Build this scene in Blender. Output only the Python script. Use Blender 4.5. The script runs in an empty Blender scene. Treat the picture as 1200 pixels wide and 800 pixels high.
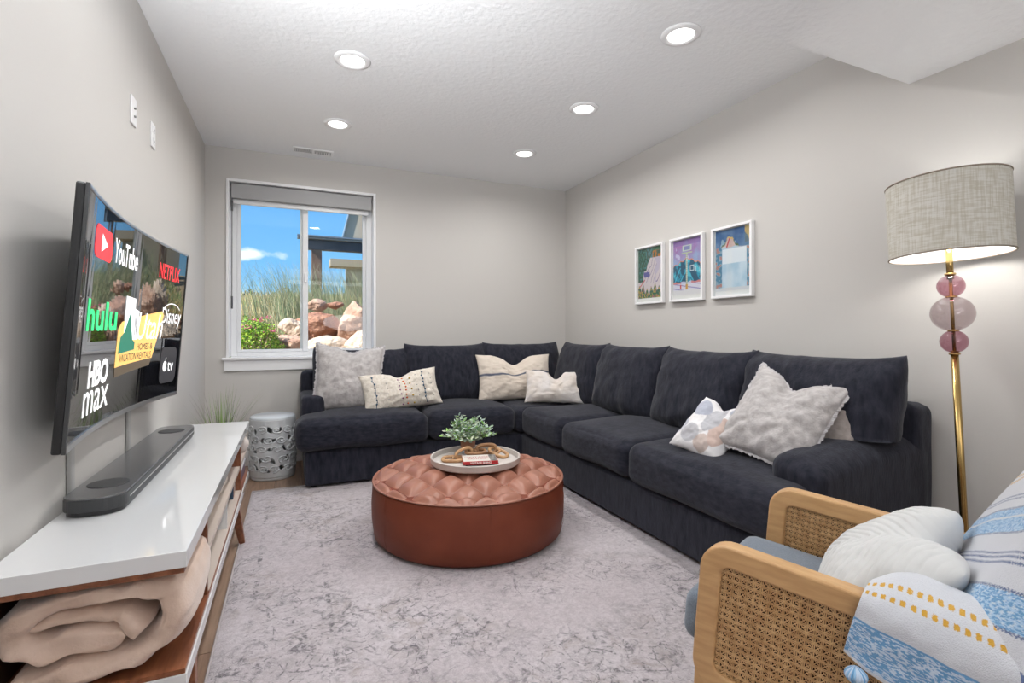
import bpy, bmesh, math, random
from math import sin, cos, pi, radians as R
from mathutils import Vector, Matrix, Euler, noise

random.seed(7)
sc = bpy.context.scene
COL = sc.collection

# ------------------------------------------------------------------ camera
cam_d = bpy.data.cameras.new('camera')
cam_d.sensor_width = 36.0
cam_d.lens = 586.0 / 1200.0 * 36.0
cam_d.shift_y = -0.010
cam_d.clip_start = 0.02
cam = bpy.data.objects.new('camera', cam_d)
cam.location = (0, 0, 1.08)
cam.rotation_euler = (R(90), 0, R(-23.76))
COL.objects.link(cam)
sc.camera = cam

sc.view_settings.view_transform = 'Standard'
sc.view_settings.look = 'None'
sc.view_settings.gamma = 1.0
sc.view_settings.exposure = 0.13
sc.view_settings.use_curve_mapping = False
sc.cycles.use_denoising = True
sc.cycles.max_bounces = 9
sc.cycles.diffuse_bounces = 5
sc.cycles.caustics_reflective = False
sc.cycles.caustics_refractive = False
sc.cycles.sample_clamp_indirect = 6.0

# ------------------------------------------------------------------ sky
world = bpy.data.worlds.new('world')
sc.world = world
world.use_nodes = True
wn = world.node_tree.nodes
wl = world.node_tree.links
wn.clear()
w_out = wn.new('ShaderNodeOutputWorld')
w_bg = wn.new('ShaderNodeBackground')
w_bg.inputs['Strength'].default_value = 1.25
w_geo = wn.new('ShaderNodeTexCoord')
w_sep = wn.new('ShaderNodeSeparateXYZ')
w_map = wn.new('ShaderNodeMapRange')
w_map.inputs['From Min'].default_value = -0.02
w_map.inputs['From Max'].default_value = 0.5
w_ramp = wn.new('ShaderNodeValToRGB')
w_ramp.color_ramp.elements[0].color = (0.40, 0.72, 0.90, 1)
w_ramp.color_ramp.elements[1].color = (0.06, 0.24, 0.60, 1)
e = w_ramp.color_ramp.elements.new(0.28)
e.color = (0.17, 0.45, 0.82, 1)
w_mapping = wn.new('ShaderNodeMapping')
w_mapping.inputs['Scale'].default_value = (1.0, 1.0, 4.5)
w_mapping.inputs['Location'].default_value = (0.35, 0.1, 0.22)
w_noise = wn.new('ShaderNodeTexNoise')
w_noise.inputs['Scale'].default_value = 3.2
w_noise.inputs['Detail'].default_value = 6
w_cr = wn.new('ShaderNodeValToRGB')
w_cr.color_ramp.elements[0].position = 0.60
w_cr.color_ramp.elements[0].color = (0, 0, 0, 1)
w_cr.color_ramp.elements[1].position = 0.68
w_cr.color_ramp.elements[1].color = (1, 1, 1, 1)
w_mix = wn.new('ShaderNodeMixRGB')
w_mix.inputs['Color2'].default_value = (0.92, 0.95, 0.98, 1)
wl.new(w_geo.outputs['Generated'], w_sep.inputs[0])
wl.new(w_sep.outputs['Z'], w_map.inputs['Value'])
wl.new(w_map.outputs[0], w_ramp.inputs[0])
wl.new(w_geo.outputs['Generated'], w_mapping.inputs[0])
wl.new(w_mapping.outputs[0], w_noise.inputs['Vector'])
wl.new(w_noise.outputs['Fac'], w_cr.inputs[0])
# one small low puff of cloud
w_cn = wn.new('ShaderNodeTexNoise'); w_cn.inputs['Scale'].default_value = 26; w_cn.inputs['Detail'].default_value = 6
wl.new(w_geo.outputs['Generated'], w_cn.inputs['Vector'])
w_vm = wn.new('ShaderNodeVectorMath'); w_vm.operation = 'SUBTRACT'; w_vm.inputs[1].default_value = (-0.071, 0.985, 0.134)
wl.new(w_geo.outputs['Generated'], w_vm.inputs[0])
w_sc = wn.new('ShaderNodeVectorMath'); w_sc.operation = 'MULTIPLY'; w_sc.inputs[1].default_value = (27.0, 1.0, 130.0)
wl.new(w_vm.outputs[0], w_sc.inputs[0])
w_len = wn.new('ShaderNodeVectorMath'); w_len.operation = 'LENGTH'; wl.new(w_sc.outputs[0], w_len.inputs[0])
w_a = wn.new('ShaderNodeMath'); w_a.operation = 'MULTIPLY_ADD'; w_a.inputs[1].default_value = 3.0; wl.new(w_cn.outputs['Fac'], w_a.inputs[0])
w_neg = wn.new('ShaderNodeMath'); w_neg.operation = 'MULTIPLY'; w_neg.inputs[1].default_value = -1.0; wl.new(w_len.outputs['Value'], w_neg.inputs[0])
wl.new(w_neg.outputs[0], w_a.inputs[2])
w_cl = wn.new('ShaderNodeClamp'); wl.new(w_a.outputs[0], w_cl.inputs[0])
w_mx2 = wn.new('ShaderNodeMath'); w_mx2.operation = 'MAXIMUM'
wl.new(w_cr.outputs[0], w_mx2.inputs[0]); wl.new(w_cl.outputs[0], w_mx2.inputs[1])
wl.new(w_mx2.outputs[0], w_mix.inputs['Fac'])
wl.new(w_ramp.outputs[0], w_mix.inputs['Color1'])
wl.new(w_mix.outputs[0], w_bg.inputs['Color'])
wl.new(w_bg.outputs[0], w_out.inputs[0])

# ------------------------------------------------------------------ sun, room lamps and added fill
def light(name, kind, loc, energy, color=(1, 1, 1), rot=(0, 0, 0), **kw):
    d = bpy.data.lights.new(name, kind)
    d.energy = energy
    d.color = color
    for k, v in kw.items():
        setattr(d, k, v)
    o = bpy.data.objects.new(name, d)
    o.location = loc
    o.rotation_euler = rot
    COL.objects.link(o)
    return o

sun_q = Vector((0.68, 0.26, -0.69)).to_track_quat('-Z', 'Y').to_euler()
light('sun', 'SUN', (-6, 3, 12), 8.0, (1.0, 0.95, 0.86), sun_q, angle=R(0.6))
# unseen area lights added out of frame to fill the room and ceiling
light('rear_uplight_fill', 'AREA', (1.0, -0.9, 1.25), 19, (0.95, 0.98, 1.0), (R(158), 0, 0), shape='DISK', size=0.9)  # added fill aimed upwards, no lamp stands here
fill_q = Vector((0.33, 0.47, 0.82)).to_track_quat('-Z', 'Y').to_euler()
light('ceiling_fill', 'AREA', (-0.33, 0.92, 1.74), 30, (0.95, 0.98, 1.0), fill_q, shape='DISK', size=0.35, spread=R(118))  # added fill that brightens the ceiling, no real source
light('rear_room_fill', 'AREA', (0.95, -1.2, 2.19), 16, (0.98, 0.99, 1.0), shape='RECTANGLE', size=2.0, size_y=1.6)  # added to imitate further room lighting, no fixture here
light('rear_room_fill', 'AREA', (0.95, -3.0, 2.19), 24, (0.98, 0.99, 1.0), shape='RECTANGLE', size=2.0, size_y=1.0)  # second added fill of the same kind
DOWNLIGHT_W = 7.5

# room numbers
XL, XR, YB, YF, ZC, ZS = -0.622, 2.602, 4.535, -4.2, 2.535, 2.218

# ------------------------------------------------------------------ materials
def newmat(name):
    m = bpy.data.materials.new(name)
    m.use_nodes = True
    nt = m.node_tree
    b = nt.nodes.get('Principled BSDF')
    return m, nt, b

def pbr(name, c1, c2=None, scale=10, detail=4, rough=0.6, metal=0.0, bump=0.0, bscale=None, sheen=0.0,
        stretch=(1, 1, 1), coord='Object', ior=1.5, coat=0.0, dist=0.01, lo=0.35, hi=0.65, spec=0.5):
    m, nt, b = newmat(name)
    N, L = nt.nodes, nt.links
    b.inputs['Roughness'].default_value = rough
    b.inputs['Metallic'].default_value = metal
    b.inputs['IOR'].default_value = ior
    b.inputs['Coat Weight'].default_value = coat
    b.inputs['Coat Roughness'].default_value = 0.08
    b.inputs['Sheen Weight'].default_value = sheen
    b.inputs['Sheen Roughness'].default_value = 0.5
    b.inputs['Specular IOR Level'].default_value = spec
    b.inputs['Base Color'].default_value = (*c1, 1)
    if c2 or bump:
        tc = N.new('ShaderNodeTexCoord')
        mp = N.new('ShaderNodeMapping')
        mp.inputs['Scale'].default_value = stretch
        L.new(tc.outputs[coord], mp.inputs[0])
    if c2:
        nz = N.new('ShaderNodeTexNoise')
        nz.inputs['Scale'].default_value = scale
        nz.inputs['Detail'].default_value = detail
        L.new(mp.outputs[0], nz.inputs['Vector'])
        cr = N.new('ShaderNodeValToRGB')
        cr.color_ramp.elements[0].position = lo
        cr.color_ramp.elements[0].color = (*c1, 1)
        cr.color_ramp.elements[1].position = hi
        cr.color_ramp.elements[1].color = (*c2, 1)
        L.new(nz.outputs['Fac'], cr.inputs[0])
        L.new(cr.outputs[0], b.inputs['Base Color'])
    if bump:
        n2 = N.new('ShaderNodeTexNoise')
        n2.inputs['Scale'].default_value = bscale or scale
        n2.inputs['Detail'].default_value = 5
        L.new(mp.outputs[0], n2.inputs['Vector'])
        bp = N.new('ShaderNodeBump')
        bp.inputs['Strength'].default_value = bump
        bp.inputs['Distance'].default_value = dist
        L.new(n2.outputs['Fac'], bp.inputs['Height'])
        L.new(bp.outputs[0], b.inputs['Normal'])
    return m

def emis(name, c, s):
    m, nt, b = newmat(name)
    b.inputs['Base Color'].default_value = (*c, 1)
    b.inputs['Emission Color'].default_value = (*c, 1)
    b.inputs['Emission Strength'].default_value = s
    b.inputs['Roughness'].default_value = 0.5
    return m

def vcolmat(name, rough=0.7, sheen=0.0, attr='Col', bump=0.0, bscale=200, spec=0.4, trans=0.0):
    m, nt, b = newmat(name)
    a = nt.nodes.new('ShaderNodeAttribute')
    a.attribute_name = attr
    nt.links.new(a.outputs['Color'], b.inputs['Base Color'])
    b.inputs['Roughness'].default_value = rough
    b.inputs['Sheen Weight'].default_value = sheen
    b.inputs['Specular IOR Level'].default_value = spec
    if bump:
        tc = nt.nodes.new('ShaderNodeTexCoord')
        n2 = nt.nodes.new('ShaderNodeTexNoise')
        n2.inputs['Scale'].default_value = bscale
        nt.links.new(tc.outputs['Object'], n2.inputs['Vector'])
        bp = nt.nodes.new('ShaderNodeBump')
        bp.inputs['Strength'].default_value = bump
        bp.inputs['Distance'].default_value = 0.003
        nt.links.new(n2.outputs['Fac'], bp.inputs['Height'])
        nt.links.new(bp.outputs[0], b.inputs['Normal'])
    return m

def glassmat(name, color=(1, 1, 1), rough=0.0, ior=1.45, thin=True, tint=0.9, refl=1.0):
    # thin glass: transparent + fresnel gloss (a pane or a blown shell)
    m, nt, b = newmat(name)
    N, L = nt.nodes, nt.links
    N.remove(b)
    out = N.get('Material Output')
    tr = N.new('ShaderNodeBsdfTransparent')
    tr.inputs[0].default_value = (*color, 1)
    gl = N.new('ShaderNodeBsdfGlossy')
    gl.inputs['Roughness'].default_value = rough
    gl.inputs['Color'].default_value = (refl, refl, refl, 1)
    fr = N.new('ShaderNodeFresnel')
    fr.inputs['IOR'].default_value = ior
    mx = N.new('ShaderNodeMixShader')
    ge = N.new('ShaderNodeNewGeometry')
    inv = N.new('ShaderNodeMath'); inv.operation = 'SUBTRACT'; inv.inputs[0].default_value = 1.0
    L.new(ge.outputs['Backfacing'], inv.inputs[1])
    mu = N.new('ShaderNodeMath'); mu.operation = 'MULTIPLY'
    L.new(fr.outputs[0], mu.inputs[0]); L.new(inv.outputs[0], mu.inputs[1])
    L.new(mu.outputs[0], mx.inputs[0])
    L.new(tr.outputs[0], mx.inputs[1])
    L.new(gl.outputs[0], mx.inputs[2])
    L.new(mx.outputs[0], out.inputs[0])
    return m

WALL = pbr('wall_paint', (0.60, 0.580, 0.555), rough=0.75, bump=0.12, bscale=160, dist=0.002)
CEIL = pbr('ceiling_paint', (0.87, 0.88, 0.895), rough=0.85, bump=0.55, bscale=38, dist=0.006)
WHITE = pbr('white_trim_paint', (0.87, 0.87, 0.88), rough=0.4)
VINYL = pbr('white_vinyl', (0.82, 0.83, 0.84), rough=0.35)
GLOSSW = pbr('white_lacquer', (0.80, 0.81, 0.82), rough=0.05, coat=0.6)
WALNUT = pbr('walnut_veneer', (0.16, 0.052, 0.022), (0.27, 0.10, 0.045), scale=6, detail=8, rough=0.35, stretch=(9, 1, 9), bump=0.1, bscale=30)
BLACKP = pbr('black_plastic', (0.012, 0.012, 0.013), rough=0.35)
DARKG = pbr('charcoal_plastic', (0.035, 0.036, 0.038), rough=0.45, bump=0.2, bscale=700, dist=0.001)
SILVER = pbr('brushed_aluminium', (0.62, 0.62, 0.63), rough=0.28, metal=0.9)
BRASS = pbr('brushed_brass', (0.48, 0.33, 0.13), rough=0.25, metal=1.0)
SOFA = pbr('charcoal_chenille', (0.011, 0.012, 0.019), (0.030, 0.031, 0.044), scale=26, detail=7, rough=0.95, sheen=0.12,
           bump=0.5, bscale=95, stretch=(1.6, 1.6, 0.45), dist=0.004, lo=0.3, hi=0.72, spec=0.15)
SOFA2 = pbr('charcoal_chenille_top', (0.011, 0.012, 0.019), (0.030, 0.031, 0.044), scale=34, detail=7, rough=0.95, sheen=0.12,
            bump=0.5, bscale=110, stretch=(0.7, 0.7, 1.6), dist=0.004, lo=0.3, hi=0.72, spec=0.15)
LEATHER = pbr('brown_leather_lit_top', (0.29, 0.118, 0.076), (0.35, 0.148, 0.098), scale=7, rough=0.36, bump=0.2, bscale=260, dist=0.0015)  # paler than the side: light from above put into the colour
LEATHER2 = pbr('brown_leather_shaded_side', (0.150, 0.031, 0.013), (0.18, 0.040, 0.018), scale=7, rough=0.52, spec=0.3, bump=0.2, bscale=260, dist=0.0015)  # same leather, side shade put into a darker colour
OAK = pbr('light_oak', (0.50, 0.285, 0.12), (0.60, 0.36, 0.165), scale=9, detail=8, rough=0.42, stretch=(8, 1.2, 8), bump=0.06, bscale=40)
CANE = pbr('woven_cane', (0.52, 0.29, 0.12), (0.70, 0.45, 0.22), scale=60, rough=0.45)
CHAIRF = pbr('slate_blue_fabric', (0.115, 0.145, 0.185), (0.16, 0.195, 0.24), scale=260, rough=0.9, sheen=0.3, bump=0.4, bscale=420, dist=0.002)
LINENG = pbr('grey_linen', (0.40, 0.375, 0.37), (0.50, 0.475, 0.47), scale=45, rough=0.9, sheen=0.2, bump=0.5, bscale=120, dist=0.004)
TAUPE = pbr('taupe_cotton', (0.27, 0.235, 0.22), (0.33, 0.29, 0.27), scale=50, rough=0.9, bump=0.3, bscale=90, dist=0.004)
FLEECE = pbr('cream_fleece', (0.64, 0.47, 0.37), (0.72, 0.55, 0.45), scale=14, rough=0.95, sheen=0.5, bump=0.5, bscale=160, dist=0.003)
WHITEQ = pbr('white_quilted_cotton', (0.66, 0.66, 0.65), rough=0.85, sheen=0.2, bump=0.25, bscale=400, dist=0.001)
CERAMIC = pbr('pale_glazed_ceramic', (0.52, 0.54, 0.56), (0.64, 0.66, 0.68), scale=9, rough=0.25)
PANE = glassmat('window_glass', (0.97, 0.985, 0.98), ior=1.35)
FGLASS = glassmat('picture_glass', (0.97, 0.98, 0.98), ior=1.45)
SCREEN = pbr('dark_screen_glass', (0.006, 0.006, 0.007), rough=0.02, ior=2.1)

# ------------------------------------------------------------------ object helpers
def tag(o, label=None, cat=None, group=None, kind=None):
    if label: o['label'] = label
    if cat: o['category'] = cat
    if group: o['group'] = group
    if kind: o['kind'] = kind
    return o

def empty(name, loc, rz=0, label=None, cat=None, group=None, kind=None, rot=None):
    o = bpy.data.objects.new(name, None)
    o.empty_display_size = 0.05
    o.location = loc
    o.rotation_euler = rot if rot else (0, 0, rz)
    COL.objects.link(o)
    return tag(o, label, cat, group, kind)

def wmat(o):
    m = Matrix.LocRotScale(o.location, o.rotation_euler, o.scale)
    return (wmat(o.parent) @ m) if o.parent else m

class MB:
    """collects shapes, built as one mesh"""
    def __init__(s):
        s.v = []; s.f = []; s.c = []; s.mi = []; s.uv = []
    def add(s, vs, fs, col=None, mi=0):
        b = len(s.v)
        s.v += [tuple(p) for p in vs]
        s.f += [tuple(i + b for i in f) for f in fs]
        s.c += [col if col else (1, 1, 1)] * len(vs)
        s.mi += [mi] * len(fs)
        return s
    def box(s, x0, x1, y0, y1, z0, z1, M=None, mi=0, col=None):
        vs = [Vector((x, y, z)) for z in (z0, z1) for y in (y0, y1) for x in (x0, x1)]
        if M: vs = [M @ v for v in vs]
        return s.add(vs, [(0, 2, 3, 1), (4, 5, 7, 6), (0, 1, 5, 4), (2, 6, 7, 3), (0, 4, 6, 2), (1, 3, 7, 5)], col, mi)
    def tube(s, pts, r, seg=8, closed=False, caps=True, mi=0, col=None):
        pts = [Vector(p) for p in pts]
        n = len(pts)
        rs = r if isinstance(r, (list, tuple)) else [r] * n
        vs = []; fs = []
        prev = None
        for i, p in enumerate(pts):
            if closed:
                t = pts[(i + 1) % n] - pts[i - 1]
            else:
                t = pts[min(i + 1, n - 1)] - pts[max(i - 1, 0)]
            if t.length < 1e-9: t = Vector((0, 0, 1))
            t.normalize()
            if prev is None:
                a = Vector((0, 0, 1)) if abs(t.z) < 0.9 else Vector((1, 0, 0))
                u = t.cross(a).normalized()
            else:
                u = (prev - t * prev.dot(t))
                u = u.normalized() if u.length > 1e-6 else t.orthogonal().normalized()
            prev = u
            w = t.cross(u)
            for k in range(seg):
                a = 2 * pi * k / seg
                vs.append(p + (u * cos(a) + w * sin(a)) * rs[i])
        m = n if closed else n - 1
        for i in range(m):
            j = (i + 1) % n
            for k in range(seg):
                l = (k + 1) % seg
                fs.append((i * seg + k, j * seg + k, j * seg + l, i * seg + l))
        if caps and not closed:
            fs.append(tuple(range(seg - 1, -1, -1)))
            fs.append(tuple((n - 1) * seg + k for k in range(seg)))
        return s.add(vs, fs, col, mi)
    def lathe(s, prof, seg=32, c=(0, 0, 0), M=None, mi=0, col=None):
        vs = []; fs = []
        for (r, z) in prof:
            for k in range(seg):
                a = 2 * pi * k / seg
                v = Vector((c[0] + r * cos(a), c[1] + r * sin(a), c[2] + z))
                vs.append(M @ v if M else v)
        for i in range(len(prof) - 1):
            for k in range(seg):
                l = (k + 1) % seg
                fs.append((i * seg + k, i * seg + l, (i + 1) * seg + l, (i + 1) * seg + k))
        if prof[0][0] > 1e-6: fs.append(tuple(range(seg - 1, -1, -1)))
        if prof[-1][0] > 1e-6: fs.append(tuple((len(prof) - 1) * seg + k for k in range(seg)))
        return s.add(vs, fs, col, mi)
    def grid(s, fn, nu, nv, colfn=None, mi=0):
        b = len(s.v)
        for j in range(nv + 1):
            for i in range(nu + 1):
                u, v = i / nu, j / nv
                s.v.append(tuple(fn(u, v)))
                s.c.append(colfn(u, v) if colfn else (1, 1, 1))
        for j in range(nv):
            for i in range(nu):
                a = b + j * (nu + 1) + i
                s.f.append((a, a + 1, a + nu + 2, a + nu + 1))
                s.mi.append(mi)
        return s
    def build(s, name, mats, parent=None, smooth=False, bevel=0, bseg=2, world=True, vcol=False, merge=False, kind=None,
              label=None, cat=None, group=None, solid=0, subsurf=0, auto=None):
        me = bpy.data.meshes.new(name)
        vs = s.v
        if parent is not None and world:
            Mi = wmat(parent).inverted()
            vs = [tuple(Mi @ Vector(p)) for p in vs]
        me.from_pydata(vs, [], s.f)
        mats = mats if isinstance(mats, (list, tuple)) else [mats]
        for m in mats: me.materials.append(m)
        if len(mats) > 1: me.polygons.foreach_set('material_index', s.mi)
        if vcol:
            ca = me.color_attributes.new('Col', 'FLOAT_COLOR', 'POINT')
            flat = []
            for c in s.c: flat += [c[0], c[1], c[2], 1.0]
            ca.data.foreach_set('color', flat)
        if merge or auto is not None:
            bm = bmesh.new(); bm.from_mesh(me)
            bmesh.ops.remove_doubles(bm, verts=bm.verts, dist=1e-5)
            bmesh.ops.recalc_face_normals(bm, faces=bm.faces)
            bm.to_mesh(me); bm.free()
        if smooth: me.polygons.foreach_set('use_smooth', [True] * len(me.polygons))
        me.update()
        o = bpy.data.objects.new(name, me)
        COL.objects.link(o)
        if parent is not None: o.parent = parent
        if solid:
            md = o.modifiers.new('solid', 'SOLIDIFY'); md.thickness = solid; md.offset = 0
        if bevel:
            md = o.modifiers.new('bevel', 'BEVEL'); md.width = bevel; md.segments = bseg; md.limit_method = 'ANGLE'
            md.angle_limit = R(40)
        if subsurf:
            md = o.modifiers.new('sub', 'SUBSURF'); md.levels = subsurf; md.render_levels = subsurf
        return tag(o, label, cat, group, kind)

def box(name, x0, x1, y0, y1, z0, z1, mat, parent=None, bevel=0.0, M=None, world=True, **kw):
    return MB().box(x0, x1, y0, y1, z0, z1, M).build(name, mat, parent, bevel=bevel, world=world, **kw)

def copy_tree(o, parent=None):
    c = o.copy(); COL.objects.link(c); c.parent = parent
    for ch in list(o.children): copy_tree(ch, c)
    return c

def sq_grid(n):
    """cube surface as merged grid verts in [-1,1]^3"""
    vs = {}; out = []; fs = []
    def vid(p):
        k = (round(p[0] * 1000), round(p[1] * 1000), round(p[2] * 1000))
        if k not in vs: vs[k] = len(out); out.append(p)
        return vs[k]
    t = [-1 + 2 * i / n for i in range(n + 1)]
    # denser near the edges
    t = [math.copysign(1 - (1 - abs(a)) ** 1.35, a) for a in t]
    for ax in range(3):
        for sg in (-1, 1):
            for i in range(n):
                for j in range(n):
                    q = []
                    for (a, b) in ((t[i], t[j]), (t[i + 1], t[j]), (t[i + 1], t[j + 1]), (t[i], t[j + 1])):
                        p = [0, 0, 0]; p[ax] = sg; p[(ax + 1) % 3] = a; p[(ax + 2) % 3] = b
                        q.append(vid(tuple(p)))
                    if sg < 0: q.reverse()
                    fs.append(tuple(q))
    return out, fs

def soft_box(x0, x1, y0, y1, z0, z1, r=0.05, crown=0.0, side=0.0, n=16, wob=0.004, wfreq=5.0, fn=None, seed=0.0):
    vs, fs = sq_grid(n)
    h = Vector(((x1 - x0) / 2, (y1 - y0) / 2, (z1 - z0) / 2))
    c = Vector(((x1 + x0) / 2, (y1 + y0) / 2, (z1 + z0) / 2))
    r = min(r, h.x, h.y, h.z)
    out = []
    for p in vs:
        q = Vector((p[0] * h.x, p[1] * h.y, p[2] * h.z))
        k = Vector([max(-(h[i] - r), min(h[i] - r, q[i])) for i in range(3)])
        d = q - k
        if d.length > 1e-9: q = k + d.normalized() * r
        u, v, w = p
        if w > 0: q.z += crown * (1 - u * u) * (1 - v * v) * w
        q.x += side * (1 - w * w) * (1 - v * v) * u
        q.y += side * (1 - w * w) * (1 - u * u) * v
        a = c + q
        a += wob * Vector(noise.noise_vector(a * wfreq + Vector((seed, seed * 2, 0))))
        if fn: a = fn(a)
        out.append(a)
    m = MB(); m.add(out, fs)
    return m

def pillow_fn(w, h, t, pinch=0.07, chop=0.0, chopw=0.28, p=2.6, q=0.55, wr=0.006, wf=9.0, seed=0.0, sag=0.0, ear=0.0, bend=0.0, rc=0.0):
    """returns f(u,v,side) -> local point, u,v in [-1,1]; x width, -y front, z up"""
    def f(u, v, s):
        x = u * w / 2 * (1 - pinch * (1 - v * v))
        z = v * h / 2 * (1 - pinch * (1 - u * u))
        if rc:
            x *= 1 - rc * abs(v) ** 8; z *= 1 - rc * abs(u) ** 8
        th = t / 2 * (max(0.0, (1 - abs(u) ** p) * (1 - abs(v) ** p))) ** q
        if chop:
            g = math.exp(-(u / chopw) ** 2)
            z -= chop * g * max(0, (v + 0.6) / 1.6) ** 1.5
            th *= 1 - 0.45 * g * max(0, (v + 0.3) / 1.3)
        if ear:
            z += ear * (abs(u) ** 6) * max(0, v) ** 3
        if sag:
            th *= 1 + sag * (-v) * 0.5
        y = -s * th + bend * (1 - u * u)
        if wr and th > 1e-4:
            nv = Vector(noise.noise_vector(Vector((u * w * wf + seed, v * h * wf, s * 3.1 + seed))))
            n2 = Vector(noise.noise_vector(Vector((u * w * wf * 2.7 + seed, v * h * wf * 2.7, s * 5.1))))
            k = min(1, th / (t * 0.15))
            x += nv.x * wr * k; z += nv.z * wr * k; y += (nv.y * 1.3 + n2.y * 0.6) * wr * k
        return Vector((x, y, z))
    return f

def pillow_mesh(f, M, nu=34, nv=34, colfn=None):
    m = MB()
    ids = {}
    for s in (1, -1):
        for j in range(nv + 1):
            for i in range(nu + 1):
                edge = i in (0, nu) or j in (0, nv)
                if s == -1 and edge:
                    ids[(s, i, j)] = ids[(1, i, j)]; continue
                u = -1 + 2 * i / nu; v = -1 + 2 * j / nv
                u = math.copysign(1 - (1 - abs(u)) ** 1.25, u); v = math.copysign(1 - (1 - abs(v)) ** 1.25, v)
                ids[(s, i, j)] = len(m.v)
                m.v.append(tuple(M @ f(u, v, s)))
                m.c.append(colfn(u, v, s) if colfn else (1, 1, 1))
    for s in (1, -1):
        for j in range(nv):
            for i in range(nu):
                q = [ids[(s, i, j)], ids[(s, i + 1, j)], ids[(s, i + 1, j + 1)], ids[(s, i, j + 1)]]
                if s == -1: q.reverse()
                m.f.append(tuple(q)); m.mi.append(0)
    return m

def PM(loc, yaw=0, lean=0, roll=0):
    return Matrix.Translation(loc) @ Matrix.Rotation(R(yaw), 4, 'Z') @ Matrix.Rotation(R(-lean), 4, 'X') @ Matrix.Rotation(R(roll), 4, 'Y')

_txt_cache = {}
def text_geo(s, size, align='CENTER', shear=0.0, sx=1.0, extrude=0.0, bold=0.0, sub=True):
    """text -> (verts2d/3d, faces)"""
    cu = bpy.data.curves.new('t', 'FONT')
    cu.body = s; cu.size = size; cu.align_x = align; cu.align_y = 'CENTER'
    cu.shear = shear; cu.extrude = extrude; cu.offset = bold
    cu.resolution_u = 4
    o = bpy.data.objects.new('t', cu)
    COL.objects.link(o)
    dg = bpy.context.evaluated_depsgraph_get()
    me = bpy.data.meshes.new_from_object(o.evaluated_get(dg))
    vs = [(v.co.x * sx, v.co.y, v.co.z) for v in me.vertices]
    fs = [tuple(p.vertices) for p in me.polygons]
    bpy.data.objects.remove(o); bpy.data.curves.remove(cu); bpy.data.meshes.remove(me)
    return vs, fs

# ================================================================== SETTING
def struct(o): o['kind'] = 'structure'; return o

# floor with planks
floor = struct(box('floor', XL - 0.2, XR + 0.2, YF - 0.2, YB + 0.2, -0.12, -0.008, pbr('subfloor', (0.09, 0.06, 0.045), rough=0.8)))
PLANK = [pbr('oak_plank_%s' % k, a, b, scale=5, detail=9, rough=0.42, stretch=(12, 1, 1), bump=0.12, bscale=26, dist=0.002)
         for k, a, b in (('warm', (0.19, 0.115, 0.075), (0.30, 0.19, 0.13)), ('grey', (0.17, 0.11, 0.08), (0.26, 0.175, 0.125)),
                         ('light', (0.23, 0.15, 0.10), (0.33, 0.22, 0.155)))]
pw, plen = 0.18, 1.24
pm = []
for k in range(3):
    bm = bmesh.new()
    bmesh.ops.create_cube(bm, size=1.0, matrix=Matrix.Translation((0, 0, -0.004)) @ Matrix.Diagonal((pw - 0.0025, plen - 0.0025, 0.008, 1)))
    me = bpy.data.meshes.new('floor_plank'); bm.to_mesh(me); bm.free()
    me.materials.append(PLANK[k]); pm.append(me)
col_i = 0
x = XL + pw / 2 - 0.03
while x < XR + pw / 2:
    off = [0, 0.47, 0.85, 0.22][col_i % 4]
    y = YB - off - plen / 2 + plen * 0.6
    while y > -1.2:
        o = bpy.data.objects.new('floor_plank', pm[random.randrange(3)])
        COL.objects.link(o); o.parent = floor
        o.location = (x, y, 0)
        y -= plen
    x += pw; col_i += 1

# walls
wall_left = struct(box('wall_left', XL - 0.12, XL, YF, YB + 0.12, 0, ZC, WALL))
wall_right = struct(box('wall_right', XR, XR + 0.12, YF, YB + 0.12, 0, ZC, WALL))
wall_front = struct(box('wall_front', XL - 0.12, XR + 0.12, YF - 0.12, YF, 0, ZC, WALL))
WX0, WX1, WZ0, WZ1 = -0.455, 0.658, 0.872, 2.272
WT = 0.20
mb = MB()
g_ = 0.021
mb.box(XL - 0.12, WX0 - g_, YB, YB + WT, 0, ZC); mb.box(WX1 + g_, XR + 0.12, YB, YB + WT, 0, ZC)
mb.box(WX0 - g_, WX1 + g_, YB, YB + WT, 0, WZ0 - g_); mb.box(WX0 - g_, WX1 + g_, YB, YB + WT, WZ1 + g_, ZC)
wall_back = struct(mb.build('wall_back', WALL))
ceiling = struct(box('ceiling', XL - 0.12, XR + 0.12, YF - 0.1, YB + WT, ZC, ZC + 0.12, CEIL))
soffit = struct(box('ceiling_soffit', XL, XR, YF, 1.372, ZS, ZC, CEIL))
# baseboards
def base_prof(name, x0, x1, y0, y1):
    return struct(box(name, x0, x1, y0, y1, 0, 0.125, WHITE, bevel=0.004))
base_prof('baseboard_back', XL, XR, YB - 0.014, YB)
base_prof('baseboard_left', XL, XL + 0.014, YF, YB - 0.014)
base_prof('baseboard_right', XR - 0.014, XR, YF, YB - 0.014)

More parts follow.
